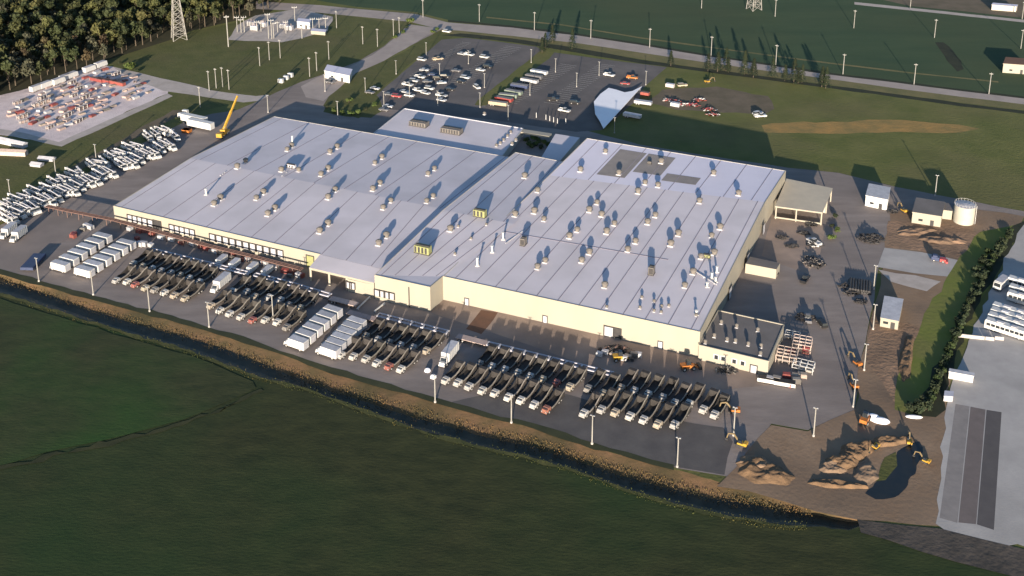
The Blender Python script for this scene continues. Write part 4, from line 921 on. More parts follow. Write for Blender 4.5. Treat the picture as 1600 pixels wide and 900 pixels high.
# crates and racks
def make_crate(m1, m2, lx, ly, h):
    t = thing('crate_stack', 'stack', 'crate stack'); b = MB()
    b.box(-lx/2, lx/2, -ly/2, ly/2, .12, h); 
    for k in range(4): z = .2 + k*(h-.3)/3.2; b.box(-lx/2-.05, lx/2+.05, -ly/2-.05, ly/2+.05, z, z+.1, 1)
    b.box(-lx/2,-lx/2+.15,-ly/2,ly/2,0,.12,1); b.box(lx/2-.15,lx/2,-ly/2,ly/2,0,.12,1); b.build('boards', [m1, m2], t); b = MB(); b.box(-lx/2+.1, lx/2-.1, -ly/2+.1, ly/2-.1, h, h+.08); b.build('lid', m2, t); return t
ct = Proto(make_crate(M['tan'], M['wood'], 2.2, 1.4, 1.1)); cr_ = Proto(make_crate(M['redsteel'], M['red'], 2.0, 1.4, 1.2)); cg = Proto(make_crate(M['galv'], M['whitegray'], 2.0, 1.4, 1.3)); cdk = Proto(make_crate(M['dark'], M['bedgray'], 2.0, 1.3, 1.2))
cp = Proto(make_crate(mat('pale_pink_board', (.50,.36,.33), (.40,.29,.27), .9, .85, rand=.15), M['tan'], 2.3, 1.5, 1.1))
rnd = random.Random(5)
def scatter_line(a, b, n, spread, what, group, z=10*L):
    for k in range(n):
        t = (k + rnd.random()*.6) / n; p = P(a[0]+(b[0]-a[0])*t, a[1]+(b[1]-a[1])*t); p += Vector((rnd.uniform(-spread,spread), rnd.uniform(-spread,spread), 0)); p.z = z
        pr, nm = rnd.choice(((ct,'brown timber'),(cr_,'rusty red'),(cg,'pale steel'),(cdk,'dark steel')))
        s = rnd.uniform(.8, 1.15); pr.put(p, R(-23) + rnd.uniform(-.3,.3), '%s crate stack %s, %s from left' % (nm, what, nth(k)), group, (s, s, s))
scatter_line((200,356),(330,391),16,1.2,'under the red pipe rack','crates under the pipe rack'); scatter_line((330,393),(478,436),18,1.6,'in front of the loading docks','crates at the loading docks')
scatter_line((205,376),(236,388),6,1.2,'behind the left van block','crates behind the vans'); scatter_line((115,370),(150,352),6,1.4,'left of the van block','crates left of the vans')
scatter_line((938,556),(1000,560),8,1.5,'by the front wall scrap','crates at the front wall'); scatter_line((1215,600),(1262,590),8,2.0,'beside the white racks','crates by the white racks'); scatter_line((1240,560),(1268,540),6,1.8,'at the outer side of the white racks','crates outside the racks')
# pallet yard on gravel
poly = [P(*q) for q in ((2,193),(20,165),(60,142),(120,119),(160,108),(225,126),(242,142),(100,207))]
o = P(98,206); U1 = (P(240,146) - o).normalized(); V1 = (P(20,192) - o).normalized(); ng = 0
rows_ = 0
reel_b = MB(); reel_b.cyl((0,-.6,.9),(0,-.5,.9),.9,.9,12); reel_b.cyl((0,.5,.9),(0,.6,.9),.9,.9,12); reel_b.cyl((0,-.5,.9),(0,.5,.9),.45,.45,10,1)
reel = Proto(thing('cable_reel','reel','reel')); reel_b.build('drum', [M['tan'], M['dark']], reel.root)
posts = thing('steel_rack','rack','rack'); b = MB()
for x in (-1.6,0,1.6):
    for y in (-.7,.7): b.box(x-.08,x+.08,y-.08,y+.08,0,2.6)
    b.box(x-.07,x+.07,-.7,.7,2.3,2.4)
b.box(-1.6,1.6,-.05,.05,2.31,2.39); b.build('upright', M['galv'], posts); b = MB()
for z in (.5,1.4,2.4):
    for y in (-.7,.7): b.box(-1.7,1.7,y-.06,y+.06,z,z+.12)
b.build('beam', M['redsteel'], posts); b = MB(); b.box(-1.5,1.5,-.6,.6,.62,1.2); b.box(-1.2,1.3,-.5,.5,1.52,2.1); b.build('load', M['tan'], posts); rack = Proto(posts)
for j in range(18):
    i = 0
    for k in range(40):
        p = o + V1 * (3 + j*5.3) + U1 * (2 + k*4.3 + rnd.uniform(-.8,.8)) + V1 * rnd.uniform(-.8,.8); p.z = 11*L
        if not inside(p, poly) or rnd.random() < .14: continue
        pr, nm = rnd.choice(((cp,'pale pink crate stack'),(cp,'pale pink crate stack'),(ct,'brown timber stack'),(cg,'pale steel crate'),(cp,'pale pink crate stack'),(cr_,'rusty red crate'),(ct,'brown timber stack'),(cg,'pale steel crate'),(reel,'wooden cable reel'),(rack,'steel storage rack'),(cdk,'dark crate')))
        s = rnd.uniform(.9, 1.4); pr.put(p, math.atan2(U1.y,U1.x) + rnd.uniform(-.3,.3), '%s on pink gravel, %s row from front, %s from left' % (nm, nth(j), nth(i)), 'stock stacked on the pink gravel yard', (s*1.15,s*1.15,s*.55)); i += 1; ng += 1
rp = Proto(make_crate(M['red'], M['redsteel'], 8, 2.0, 1.6))
for k,(x,y) in enumerate([(152,127),(163,128.5),(174,130),(185,132.5)]): p = P(x,y); p.z = 11*L; rp.put(p, LB, 'long red stack at the far end of the gravel yard, %s from the left' % nth(k), 'red stacks on the gravel yard')
for k,(x,y) in enumerate([(58,142),(72,137),(92,131),(104,125),(112,122),(140,112),(158,105)]):
    p = P(x,y); p.z = 11*L; stepv.put(p, math.atan2(U1.y,U1.x), 'white van parked along the forest edge of the gravel yard, %s from the left' % nth(k), 'vans at the gravel yard edge')
# greenhouse-like long sheds at the left edge
for k,(a,b_,m) in enumerate([((0,222),(40,231),'whitegray'),((0,241),(42,243),'tan'),((62,249),(85,251),'whitegray'),((50,258),(66,260),'whitegray')]):
    p,q = P(*a),P(*b_); d=q-p; t = thing('long_shed', ['long white shed at the left edge below the gravel yard','long brown shed at the left edge below the gravel yard','small pale shed beside the dirt track, right one','small pale shed beside the dirt track, left one'][k], 'shed', (p.x,p.y,4*L), math.atan2(d.y,d.x)); h = 1.8 if k < 2 else .9
    b = MB(); b.box(0,d.length,-1.2,1.2,0,h); b.build('wall', M[m], t); b = MB(); b.add([(-.2,-1.5,h),(d.length+.2,-1.5,h),(d.length+.2,0,h+.7),(-.2,0,h+.7),(-.2,1.5,h),(d.length+.2,1.5,h)],[(0,1,2,3),(3,2,5,4),(0,3,4),(1,5,2)]); b.build('roof', M[m], t)
# tank, pump house, link block
tp = P(1505,346); t = thing('storage_tank', 'large round white water tank beside the pump house', 'tank', (tp.x, tp.y, 9*L)); b = MB(); Rt = 3.5
b.cyl((0,0,0),(0,0,6.5),Rt,Rt,40); b.build('shell', mat('white_tank_paint', (.40,.385,.33), (.36,.345,.30), .5, .6), t); b = MB(); b.cyl((0,0,6.5),(0,0,6.9),Rt+.08,.4,40); b.build('tank_roof', M['whitegray'], t)
b = MB()
for k in range(20): a = 6.283*k/20; b.bar((Rt*math.cos(a),Rt*math.sin(a),6.5),(Rt*math.cos(a),Rt*math.sin(a),7.3),.06); a2 = 6.283*(k+1)/20; b.bar((Rt*math.cos(a),Rt*math.sin(a),7.3),(Rt*math.cos(a2),Rt*math.sin(a2),7.3),.06)
b.build('handrail', M['galv'], t); b = MB(); b.bar((3.4,-1.8,0),(3.4,-1.8,6.8),.1); b.bar((3.1,-2.3,0),(3.1,-2.3,6.8),.1)
for k in range(17): b.bar((3.4,-1.8,.4*k),(3.1,-2.3,.4*k),.06)
b.build('ladder', M['galv'], t)
def block_house(pts, z, label, cat, name, wallm='cream', roofm='annexroof', door=True):
    c = P(*pts[0], z); q = [P(*a, z) for a in pts]; t = thing(name, label, cat, (c.x, c.y, 9*L)); cc = Vector((c.x, c.y, 0))
    b = MB(); b.prism([v - cc for v in q], 0, z, 0, 0); b.build('wall', M[wallm], t)
    ctr = sum(q, Vector()) / len(q); b = MB(); b.prism([ctr + (v-ctr)*1.04 - cc for v in q], z+.004, z+.28, 0, 1); b.build('roof', [M[wallm], M[roofm]], t)
    if door:
        a, e = q[-1] - cc, q[-2] - cc; d = (e-a); d.z = 0; d.normalize(); n = Vector((d.y,-d.x,0)); p = a.lerp(e,.7); b = MB()
        for k,(w_,z0,z1) in enumerate(((.6,.02,2.1),)):
            b.add([Vector((p.x,p.y,z0))-d*w_+n*.05,Vector((p.x,p.y,z0))+d*w_+n*.05,Vector((p.x,p.y,z1))+d*w_+n*.05,Vector((p.x,p.y,z1))-d*w_+n*.05],[(0,1,2,3)])
        b.build('door', M['dark'], t); p = a.lerp(e,.3); b = MB(); b.add([Vector((p.x,p.y,1.2))-d*.7+n*.05,Vector((p.x,p.y,1.2))+d*.7+n*.05,Vector((p.x,p.y,2.0))+d*.7+n*.05,Vector((p.x,p.y,2.0))-d*.7+n*.05],[(0,1,2,3)]); b.build('window', M['glass'], t)
    return t
block_house([(1432,310),(1476,317),(1471,339),(1426,332)], 4.0, 'cream pump house with flat gray roof beside the round tank', 'pump house', 'pump_house')
block_house([(1476,318),(1491,320),(1488,331),(1473,329)], 3.2, 'small cream link block squeezed between pump house and tank', 'outbuilding', 'link_block', door=False)
block_house([(1358,288),(1391,294),(1387,313),(1353,306)], 4.0, 'white flat roofed shed at the back edge of the right yard', 'shed', 'white_shed', 'white', 'whitegray')
block_house([(1382,464),(1411,469),(1404,502.5),(1376,497)], 2.8, 'pale office trailer standing on the dirt yard', 'office trailer', 'office_trailer', 'cream', 'whitegray')
block_house([(512,102),(550,109),(546,119),(507,111)], 3.6, 'small white gate house beside the entrance road', 'gate house', 'gate_house', 'white', 'roofblue')
block_house([(466,29),(486,31),(484,36),(464,34)], 3.6, 'white control building of the substation', 'control building', 'control_building', 'white', 'roofblue')
block_house([(488,45),(510,47),(508,51),(486,49)], 1.6, 'low cream hut at the near edge of the substation', 'hut', 'small_hut', 'cream', 'roofblue', door=False)
block_house([(1572,90),(1612,93),(1610,103),(1568,100)], 4.5, 'brown roofed barn in the far field at the right edge', 'barn', 'barn', 'cream', 'redpatch')
block_house([(1552,5),(1590,8),(1588,11),(1550,8)], 3, 'pale building beyond the far road at the top right', 'building', 'farm_building', 'shadewall', 'roofblue', door=False)
block_house([(1484,577),(1522,584),(1521,589),(1483,582)], 1.9, 'long low white block added to cast the shadow at the concrete yard rim', 'storage bin', 'low_block', 'white', 'whitegray', door=False)  # made-up block, its height set by the shadow it should cast
block_house([(1476,612),(1490,613),(1489,621),(1475,620)], 1.4, 'small gray bin above the paved strips', 'storage bin', 'low_block', 'whitegray', 'steelrail', door=False)
for k,(x,y) in enumerate([(439,129),(447,124),(454,120),(283,183),(290,178)]):
    b = MB(); b.taper(-1.3,1.3,-.8,.8,0,1.9,.1,.1,.1); t = thing('equipment_cabinet', ['white equipment cabinet by the entrance road, left of three','white equipment cabinet by the entrance road, middle of three','white equipment cabinet by the entrance road, right of three','white equipment cabinet left of the semi trailers, front one','white equipment cabinet left of the semi trailers, rear one'][k], 'cabinet', P(x,y)+Vector((0,0,10*L)), R(-20)); b.build('housing', M['white'], t); b = MB(); b.box(-1.0,-.1,-.84,-.80,.2,1.6); b.box(.1,1.0,-.84,-.80,.2,1.6); b.build('door', M['whitegray'], t)
b = MB(); b.box(-1.8,1.8,-1.2,1.2,.2,1.5); b.box(-1.9,1.9,-1.3,1.3,1.35,1.5); b.box(-1.6,-1.2,-1,1,0,.2); b.box(1.2,1.6,-1,1,0,.2); tag(b.build('waste_container', M['orange'], None, P(292,207)+Vector((0,0,10*L)), R(-20)), 'orange waste container in front of the white semi trailers', 'container')
# white tarp sheet draped on the ground
zc = 1.6
px = [(928,159),(938,147),(951,137.5),(962,140),(976,144.5),(988,142.5),(1003,135),(983,157),(963,179),(943,201),(937,189),(930,178)]
pt = [P(a_, b_, zc) for a_, b_ in px]; o = Vector((pt[0].x, pt[0].y, 0)); t = thing('white_canopy', 'large white fabric canopy roof at the corner of the right car lot', 'canopy', o + Vector((0,0,.1)))
b = MB(); b.prism([q - o for q in pt], zc - .2, zc); b.build('canopy_roof', M['tarp'], t)
ctr = sum(pt, Vector()) / len(pt)
for q in pt[::2]:
    r = ctr.lerp(q, .93) - o; b = MB(); b.cyl((r.x,r.y,0),(r.x,r.y,zc-.15),.1,.1,8); b.build('post', M['galv'], t)
def heap(px, py, rx, ry, h, rz, label, m, name='tarped_heap', cat='heap'):
    b = MB(); n = 14; rows = []
    for j in range(7):
        f = j/6; rr = math.cos(f*1.45); rows.append([(rx*rr*math.cos(6.283*i/n)*(1+.06*math.sin(i*2.3)), ry*rr*math.sin(6.283*i/n)*(1+.08*math.cos(i*1.7)), h*math.sin(f*1.57)) for i in range(n)])
    for j in range(6):
        for i in range(n): b.add([rows[j][i],rows[j][(i+1)%n],rows[j+1][(i+1)%n],rows[j+1][i]],[(0,1,2,3)])
    b.add(rows[6],[tuple(range(n))]); p = P(px,py); return tag(b.build(name, m, None, (p.x,p.y,10*L), rz, True), label, cat)
heap(1363,654,1.9,1.2,1.2,0,'white tarped heap on the dirt, left of the pair',M['tarp']); heap(1376,659,2.3,1.1,1.1,-.2,'white tarped heap on the dirt, right of the pair',M['tarp'])
for k,(x,y) in enumerate([(668,580),(677,590)]): heap(x,y,.9,.8,.9,0,'round white bag beside the lone centre box truck, %s one' % ('upper','lower')[k],M['tarp'],'white_bag','bag')
heap(1428,652,2.2,.7,.5,-.1,'flat white sheet heap at the foot of the grass verge',M['tarp'])
# frames and racks at the annex
def lattice_rack(px, py, lx, ly, h, rz, label, m='galv'):
    t = thing('frame_rack', label, 'rack', P(px,py)+Vector((0,0,10*L)), rz); b = MB(); nx = max(2,int(lx/1.6)); ny = max(1,int(ly/1.6))
    for i in range(nx+1):
        for j in range(ny+1): x=-lx/2+lx*i/nx; y=-ly/2+ly*j/ny; b.box(x-.09,x+.09,y-.09,y+.09,0,h)
    b.build('uprights', M[m], t); b = MB()
    for z in (h*.5,h):
        for j in range(ny+1): y=-ly/2+ly*j/ny; b.box(-lx/2,lx/2,y-.08,y+.08,z-.14,z)
        for i in range(nx+1): x=-lx/2+lx*i/nx; b.box(x-.08,x+.08,-ly/2,ly/2,z-.13,z+.01)
    b.build('beams', M[m], t); b = MB(); b.box(-lx*.4,lx*.1,-ly*.35,ly*.35,.05,h*.42); b.box(lx*.15,lx*.42,-ly*.3,ly*.2,.05,h*.36); b.build('stored_parts', M['bedgray'], t); return t
lattice_rack(1229,562,5.5,5,2.6,R(-20),'pale steel frame rack right beside the annex wall','tan'); lattice_rack(1253,543,5,5,2.4,R(-20),'pale steel frame rack at the back of the annex rack group','tan'); lattice_rack(1255,577,5.5,3.5,2.0,R(-25),'gray steel frame rack at the outer corner of the annex rack group'); lattice_rack(1238,528,4,2.5,1.6,R(-20),'pale steel frame rack in the annex shadow')
sk = Proto(make_trailer('skip_container', 5.6, 1.9, 1.3, M['white'], .25, top=M['bedin']))
for k,(x,y) in enumerate([(1200,597),(1226,602)]): p=P(x,y); p.z=10*L; sk.put(p, R(-17), 'long white skip container below the annex, %s one' % ('left','right')[k], 'white skips below the annex')
# dark heaps of scrap
def scrap(px, py, rx, ry, h, n, label, seed, mats=('dark','bedgray','bedin'), rz=0):
    r = random.Random(seed); t = thing('scrap_pile', label, 'scrap pile', P(px,py)+Vector((0,0,10*L)), rz)
    for mi, mm in enumerate(mats):
        b = MB()
        for k in range(n // len(mats)):
            a = r.uniform(0,6.283); q = r.random()**.6; x = rx*q*math.cos(a); y = ry*q*math.sin(a); z = h*(1-q*.8)*r.uniform(.25,1); d = Vector((r.uniform(-1,1),r.uniform(-1,1),r.uniform(-.25,.35)))*r.uniform(.5,1.6)
            b.bar(Vector((x,y,max(.1,z)))-d*.5, Vector((x,y,max(.15,z)))+d*.5, r.uniform(.12,.5), r.uniform(.1,.35))
        b.box(-rx*.5+mi*.1,rx*.5,-ry*.5,ry*.5-mi*.1,0,h*.4-mi*.05); b.build(('bars','plates','offcuts')[mi], M[mm], t)
    return t
scrap(1361,374,4.5,3.6,2.4,140,'dark scrap heap beside the driveway, behind the concrete slab',1,('dark','dark','bedin')); scrap(1271,411,3.6,4.4,2.0,120,'dark scrap heap in the side yard by the lean-to',2,('dark','dark','bedgray'))
scrap(962,549,5.5,2.2,2.2,120,'dark scrap heap against the sunlit front wall',3,('dark','dark','redsteel')); scrap(1272,383,2.6,2.0,1.5,60,'small dark scrap heap with white parts near the side canopy',4,('dark','white','dark')); scrap(1258,497,3,2.6,1.6,70,'dark scrap heap in the shade of the annex side yard',5,('dark','bedin','dark'))
scrap(1135,580,3.2,1.6,1.2,60,'low dark scrap heap in front of the annex',6,('dark','dark','bedgray')); scrap(1330,456,3,3.2,1.6,40,'dark scrap beside the dark pipe stack',7,('dark','bedin','dark'))
for k, (x, y, sd) in enumerate([(1345,472,51),(1322,448,52),(1268,352,53),(1255,365,54),(1222,372,55),(1238,385,56),(1395,332,57),(1378,322,58)]): scrap(x, y, 2.2, 1.5, 1.2, 40, 'dark clutter of parts in the right side yard, %s in the loose line' % nth(k), sd, ('dark','bedin','dark'))
t = thing('pipe_stack','neat stack of dark pipes beside the office trailer','pipe stack',P(1342,450)+Vector((0,0,10*L)),R(72))
for k in range(9):
    b = MB(); b.cyl((-3.6,-3.4+k*.8,.4),(3.6,-3.4+k*.8,.4),.38,.38,8); b.build('pipe', M['dark'], t)
for k in range(8):
    b = MB(); b.cyl((-3.5,-3+k*.8,1.07),(3.5,-3+k*.8,1.07),.38,.38,8); b.build('pipe', M['dark'], t)
for k,(x,y,m,lb) in enumerate([(1008,149,'red','red stack at the right tip of the white canopy'),(1047,136,'tan','tan stack on the bare ground left of the tan car'),(1055,166,'white','white crate amid the red scrap behind the factory')]):
    p=P(x,y); p.z=9*L; Proto(make_crate(M[m],M['whitegray'] if m!='red' else M['redsteel'],4,2,1.6)).put(p,LB,lb)
for k,(x,y,sd) in enumerate([(1055,160,1),(1070,164,2),(1083,165,3),(1093,157,4),(1108,172,5),(1113,180,6),(1046,157,7)]): scrap(x,y,3.4,1.8,1.4,36,'red and white scrap heap behind the factory, %s from the left' % nth([1,2,3,4,5,6,0][k]),20+sd,('red','white','dark'))
for k,(x,y) in enumerate([(1504,527),(1517,528.5),(1531,530),(1546,531.5),(1561,531)]):
    b = MB(); b.add([(-1.2,-.3,0),(1.2,-.3,0),(1.2,.3,0),(-1.2,.3,0),(-1.2,-.12,1.0),(1.2,-.12,1.0),(1.2,.12,1.0),(-1.2,.12,1.0)],[(0,3,2,1),(4,5,6,7),(0,1,5,4),(1,2,6,5),(2,3,7,6),(3,0,4,7)]); tag(b.build('concrete_barrier', M['concrete'], None, P(x,y)+Vector((0,0,11*L)), R(-12)), 'pale concrete barrier in front of the buses, %s from the left' % nth(k), 'barrier', 'concrete barriers in front of the buses')
t = thing('field_machine','flat blue and red machine resting on the concrete slab','machine',P(1466,408)+Vector((0,0,10*L)),R(-20)); b = MB(); b.box(-2.2,.2,-.9,.9,.3,1.6); b.box(-1.8,-.4,-.7,.7,1.6,2.1); b.build('body',M['blue'],t); b = MB(); b.box(.4,2.2,-.9,.9,.3,1.2); b.box(2.2,2.9,-1.1,1.1,.1,.7); b.build('front_unit',M['red'],t); wheels(t,(-1.4,1.4),.95,.4)
# bollards and posts in the shaded car lot behind the factory
b0 = MB(); b0.cyl((0,0,0),(0,0,2.2),.16,.13,8); b0.cyl((0,0,2.2),(0,0,2.35),.2,.05,8)
pb = b0.build('bollard', M['white'])
for k,(x,y) in enumerate([(838,184),(853,187),(859,189),(865,191),(871,193),(884,193)]):
    o = pb if k == 0 else pb.copy()
    if k: COL.objects.link(o)
    o.location = P(x,y)+Vector((0,0,10*L)); tag(o,'white bollard in the building shadow of the car lot, %s from the left' % nth(k),'bollard','white bollards in the shaded car lot')
# substation yard
for k,(x,y,h) in enumerate([(371,50,9),(377,51,8),(382,50,9),(402,49,6),(408,49,6),(420,60,14),(425,61,11),(428,60,9),(434,50,6),(447,52,7),(461,34,9),(472,60,7),(489,47,7),(499,47,7),(509,46,7)]):
    b = MB(); b.cyl((0,0,0),(0,0,h),.26,.16,7); t = thing('busbar_post','pale busbar post in the substation, %s from the left' % nth(k),'post',P(x,y)+Vector((0,0,5*L)),R(10),'busbar posts in the substation'); b.build('pole',M['polew'],t); b = MB(); b.box(-1.4,1.4,-.1,.1,h-.8,h-.6)
    for q in (-1.2,0,1.2): b.cyl((q,0,h-.6),(q,0,h+.2),.12,.08,6)
    b.build('insulator_bar',M['galv'],t)
for k,(x,y) in enumerate([(393,40),(412,42),(444,44),(452,47),(398,47)]):
    t = thing('transformer','gray transformer in the substation, %s from the left' % nth([0,2,3,4,1][k]),'transformer',P(x,y)+Vector((0,0,5*L)),R(-15),'transformers in the substation'); b = MB(); b.box(-2,2,-1.3,1.3,.2,2.6); b.build('tank',M['whitegray'],t); b = MB()
    for q in range(6): b.box(-1.8+q*.65,-1.6+q*.65,-1.9,-1.3,.4,2.3); b.box(-1.8+q*.65,-1.6+q*.65,1.3,1.9,.4,2.3)
    b.build('radiator',M['galv'],t); b = MB()
    for q in (-1.2,0,1.2): b.cyl((q,0,2.6),(q,0,3.9),.16,.1,6)
    b.build('bushing',M['tan'],t)

# ================================================================ VEGETATION
def foliage(lobes, n, size, seed, squash=1.0):
    """crown of many small leaf-clump faces spread through several uneven lobes"""
    r = random.Random(seed); b = MB()
    for _ in range(n):
        c, rad = r.choice(lobes); u = Vector((r.gauss(0,1), r.gauss(0,1), r.gauss(0,1))); u.normalize(); q = rad * (r.random() ** .38)
        p = Vector(c) + Vector((u.x*q, u.y*q, u.z*q*squash)); nrm = (u + Vector((r.uniform(-.7,.7), r.uniform(-.7,.7), r.uniform(-.3,.8)))).normalized()
        a = nrm.orthogonal().normalized(); a.rotate(Matrix.Rotation(r.uniform(0,6.28),3,nrm)); c2 = nrm.cross(a); s = size*r.uniform(.5,1.25)
        b.add([p-a*s, p-c2*s*.7, p+a*s, p+c2*s*.8+nrm*s*.2], [(0,1,2,3)])
    return b
def make_tree(seed, h, spread, n=420, lm='leaf'):
    r = random.Random(seed); t = thing('leafy_tree','tree','tree'); lobes = []
    for k in range(r.randint(7,10)):
        a = r.uniform(0,6.28); q = r.uniform(.2,.75)*spread; z = h*r.uniform(.42,.88); lobes.append(((q*math.cos(a)*(1.15-z/h*.6), q*math.sin(a)*(1.15-z/h*.6), z), spread*r.uniform(.30,.55)))
    lobes.append(((0,0,h*.86), spread*.42))
    b = MB(); b.cyl((0,0,-.2),(.1,0,h*.45),.28,.16,7)
    for c, rad in lobes[:5]: b.cyl((.08,0,h*.35), Vector(c), .12, .04, 5)
    b.build('trunk', M['bark'], t); foliage(lobes, n, spread*.17, seed+50, .9).build('crown', M[lm], t); return t
leafs = [('leaf_green',(.022,.032,.012),(.040,.048,.016)),('leaf_olive',(.046,.052,.017),(.075,.075,.024)),('leaf_brown',(.070,.052,.026),(.058,.048,.023)),('leaf_gray',(.042,.045,.028),(.062,.060,.036))]
for nm, a, c in leafs: M[nm] = mat(nm, a, c, .45, .8, 3, rand=.30)
kinds = [(11,15,4.6,'leaf_green','dark green'),(12,13,4.2,'leaf_green','dark green'),(13,14,4.4,'leaf_olive','olive green'),(14,11,3.6,'leaf_brown','rusty brown'),(15,12,3.9,'leaf_gray','grayish'),(16,16,4.4,'leaf_olive','olive green')]
FT = [(Proto(make_tree(s,h,sp,430,lm)),nm) for s,h,sp,lm,nm in kinds]
fpoly = [P(*q) for q in ((-140,210),(0,151),(100,118),(170,92),(262,58),(330,42),(420,18),(440,4),(560,-30),(420,-60),(200,-80),(-160,-60))]
cand = []; rnd = random.Random(21)
xs = [p.x for p in fpoly]; ys = [p.y for p in fpoly]; y = min(ys)
while y < max(ys):
    x = min(xs)
    while x < max(xs):
        p = Vector((x + rnd.uniform(-2.2,2.2), y + rnd.uniform(-2.2,2.2), 0)); 
        if inside(p, fpoly): cand.append(p)
        x += 6.9
    y += 6.9
def to_px(p):
    dz = p.z - CAM_H; dep = p.y*math.cos(PITCH) - dz*math.sin(PITCH); upv = p.y*math.sin(PITCH) + dz*math.cos(PITCH); return 800 + F_PX*p.x/dep, CY - F_PX*upv/dep
vis = [p for p in cand if -30 < to_px(p)[0] < 470 and to_px(p)[1] > -6]; vis.sort(key=lambda p: p.length); near = vis[:285]
ns = set(id(p) for p in near); rest = [p for p in cand if id(p) not in ns and to_px(p)[0] > -60]
for p in near:
    pr, nm = rnd.choices(FT, (5,4,3,2,3,2))[0]; s = rnd.uniform(.75,1.2); p.z = 2*L
    pr.put(p, rnd.uniform(0,6.28), '%s leafy tree within the dense wood at the top left' % nm, '%s trees in the dense wood' % nm, (s,s,s*rnd.uniform(.9,1.1)))
b = MB()
for p in rest:
    h = rnd.uniform(9,15); f = foliage([((p.x+rnd.uniform(-1.5,1.5),p.y+rnd.uniform(-1.5,1.5),h*rnd.uniform(.4,.85)),rnd.uniform(1.8,3)) for _ in range(4)], 70, 1.1, rnd.randint(0,99999)); b.add(f.v, f.f); b.cyl((p.x,p.y,0),(p.x,p.y,h*.6),.25,.12,4,1)
tag(b.build('far_wood', [M['leaf_green'], M['bark']]), 'dark far part of the wood at the top left', 'wood', kind='stuff')
def make_conifer(seed, h=7, sp=1.5):
    r = random.Random(seed); t = thing('conifer_tree','tree','tree'); b = MB(); b.cyl((0,0,-.1),(0,0,h*.9),.14,.05,6); b.build('trunk', M['bark'], t); b = MB()
    for k in range(330):
        f = r.random()**.8; z = .6 + (h-.6)*f; rr = sp*(1-f)**.85*r.uniform(.45,1.08)+.05; a = r.uniform(0,6.28); p = Vector((rr*math.cos(a),rr*math.sin(a),z)); d = Vector((math.cos(a),math.sin(a),-.35)); s = Vector((-math.sin(a),math.cos(a),0)); q = .42
        b.add([p-d*q*.6-s*q*.5, p-d*q*.6+s*q*.5, p+d*q+s*q*.25, p+d*q-s*q*.25], [(0,1,2,3)])
    b.build('crown', M['conifer'], t); return t
cf = [Proto(make_conifer(31)), Proto(make_conifer(32,8.5,1.9))]
for k,(x,y) in enumerate([(847,82),(852,76),(863,66),(894,76),(1048,103),(1106,111),(1121,112),(1134,111),(1138,113),(1163,116),(1177,121),(1207,121),(1226,126),(1240,131),(1247,130),(1253,129),(1284,136),(1290,138)]):
    p = P(x,y); p.z = 5*L; s = rnd.uniform(1.0,1.5); cf[k % 2].put(p, k, 'dark narrow conifer on the verge below the highway, %s from the left' % nth(k), 'conifers along the highway verge', (s,s,s))
def make_shrub(seed, r_, h, lm='shrub'):
    r = random.Random(seed); t = thing('shrub','shrub','shrub'); lobes = [((r.uniform(-.5,.5)*r_, r.uniform(-.5,.5)*r_, h*r.uniform(.35,.7)), r_*r.uniform(.4,.6)) for _ in range(6)]
    b = MB()
    for c, _ in lobes[:4]: b.cyl((0,0,0), c, .07, .03, 5)
    b.build('stem', M['bark'], t); foliage(lobes, 220, r_*.2, seed, .8).build('leaves', M[lm], t); return t
sh = [Proto(make_shrub(41,1.6,2.2)), Proto(make_shrub(42,2.2,2.6)), Proto(make_shrub(43,1.3,1.6,'conifer'))]
def shrubs(pts, lab, group, z=10*L, s0=1):
    for k,(x,y) in enumerate(pts): p = P(x,y); p.z = z; s = s0*rnd.uniform(.8,1.25); rnd.choice(sh).put(p, k*1.3, lab % nth(k), group, (s,s,s))
hl = [(1446,642),(1462,606),(1474,572),(1487,542),(1498,510),(1510,480),(1524,458),(1536,434),(1550,408),(1565,384),(1584,358)]
hp = []
for i in range(len(hl) - 1):
    for f in (0, .143, .286, .429, .571, .714, .857): hp.append((hl[i][0] + (hl[i+1][0]-hl[i][0])*f + rnd.uniform(-3,3), hl[i][1] + (hl[i+1][1]-hl[i][1])*f))
_sh = sh; sh = [Proto(make_shrub(61,1.7,1.9,'conifer')), Proto(make_shrub(62,2.0,2.1,'conifer')), Proto(make_shrub(63,1.5,1.6,'hedge'))]
shrubs(hp, 'dark shrub in the dense hedge along the grass verge, %s from the front', 'shrubs of the hedge along the grass verge', .1, .9)
shrubs([(1436,646),(1427,642),(1445,634),(1528,436),(1534,412),(1545,396),(1538,404),(1526,426)], 'dark shrub standing out from the hedge onto the verge, %s in the loose row', 'shrubs standing out onto the verge', .1, 1.1)
sh = _sh
shrubs([(823,221),(833,219),(842,222),(838,228),(850,225),(858,229),(846,232),(828,230)], 'green shrub in the small office courtyard, %s from the left', 'shrubs in the courtyard', 8*L, 1.0)
shrubs([(511,168),(522,176),(535,178),(548,180),(560,178),(572,172),(585,166),(545,160)], 'dark shrub on the shaded grass island, %s from the left', 'shrubs on the grass island', 9*L, 1.0)
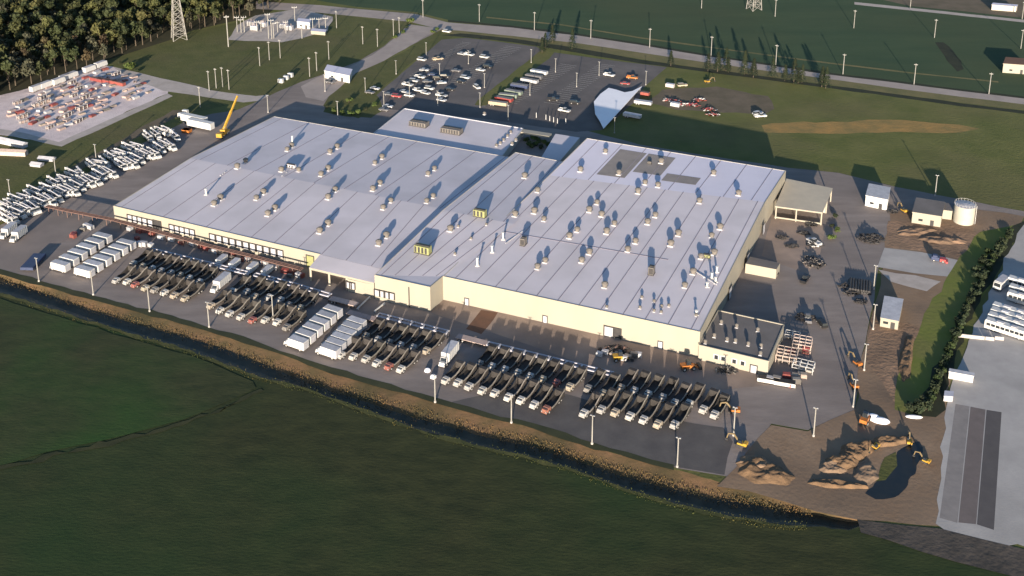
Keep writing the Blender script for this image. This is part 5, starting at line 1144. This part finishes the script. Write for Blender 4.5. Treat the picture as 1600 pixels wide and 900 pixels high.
shrubs([(1301,355),(1308,362),(1298,375),(1304,340)], 'green shrub at the outer corner of the side canopy, %s in the row', 'shrubs at the side canopy', 9*L, .9)
shrubs([(636,44),(630,52),(640,36),(676,52),(683,48),(618,60)], 'scrubby shrub where the entrance road meets the highway, %s in the row', 'shrubs at the junction', 6*L, 1.0)
shrubs([(205,108),(198,104),(214,112),(187,100)], 'shrub at the far corner of the gravel yard, %s in the row', 'shrubs at the gravel yard', 5*L, 1.2)
# reeds and tall dry grass along the ditch, and weeds on its field side: ground cover nobody could count
def tufts(name, pts, n, size, m, spread, label, zf=0, seed=0):
    r = random.Random(seed); b = MB()
    for _ in range(n):
        t = r.random()*(len(pts)-1); i = int(t); f = t-i; a, c = pts[i], pts[i+1]; p = a.lerp(c, f) + Vector((r.uniform(-1,1)*spread*.5, r.uniform(-1,1)*spread, 0)); s = size*r.uniform(.4,1.3)
        for _ in range(3):
            an = r.uniform(0,3.14); d = Vector((math.cos(an),math.sin(an),0))*s*.35; up_ = Vector((r.uniform(-.3,.3),r.uniform(-.3,.3),1))*s
            b.add([p-d, p+d, p+d*.5+up_, p-d*.5+up_], [(0,1,2,3)])
    return tag(b.build(name, m), label, 'grass', kind='stuff')
bankpts = []; nearpts = []; botpts = []
for x, c_, b_, n_ in zip(DX, CR, BK, NR):
    q = P(x,c_,0).lerp(P(x,b_,DEEP), .5); bankpts.append(q); q2 = P(x,c_,0).lerp(P(x,b_,DEEP), .8); botpts.append(q2); nearpts.append(P(x, n_+1, 0))
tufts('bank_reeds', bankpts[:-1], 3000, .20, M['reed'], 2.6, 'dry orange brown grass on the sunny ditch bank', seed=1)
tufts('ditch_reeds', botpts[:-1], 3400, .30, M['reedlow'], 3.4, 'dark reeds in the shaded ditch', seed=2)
tufts('field_edge_weeds', nearpts[:-1], 1300, .22, mat('field_edge_weeds', (.07,.08,.022), (.04,.05,.016), .2, .9, c3=(.14,.10,.035), s3=.05, w3=.6), 1.5, 'yellow green weeds on the field edge of the ditch', seed=3)
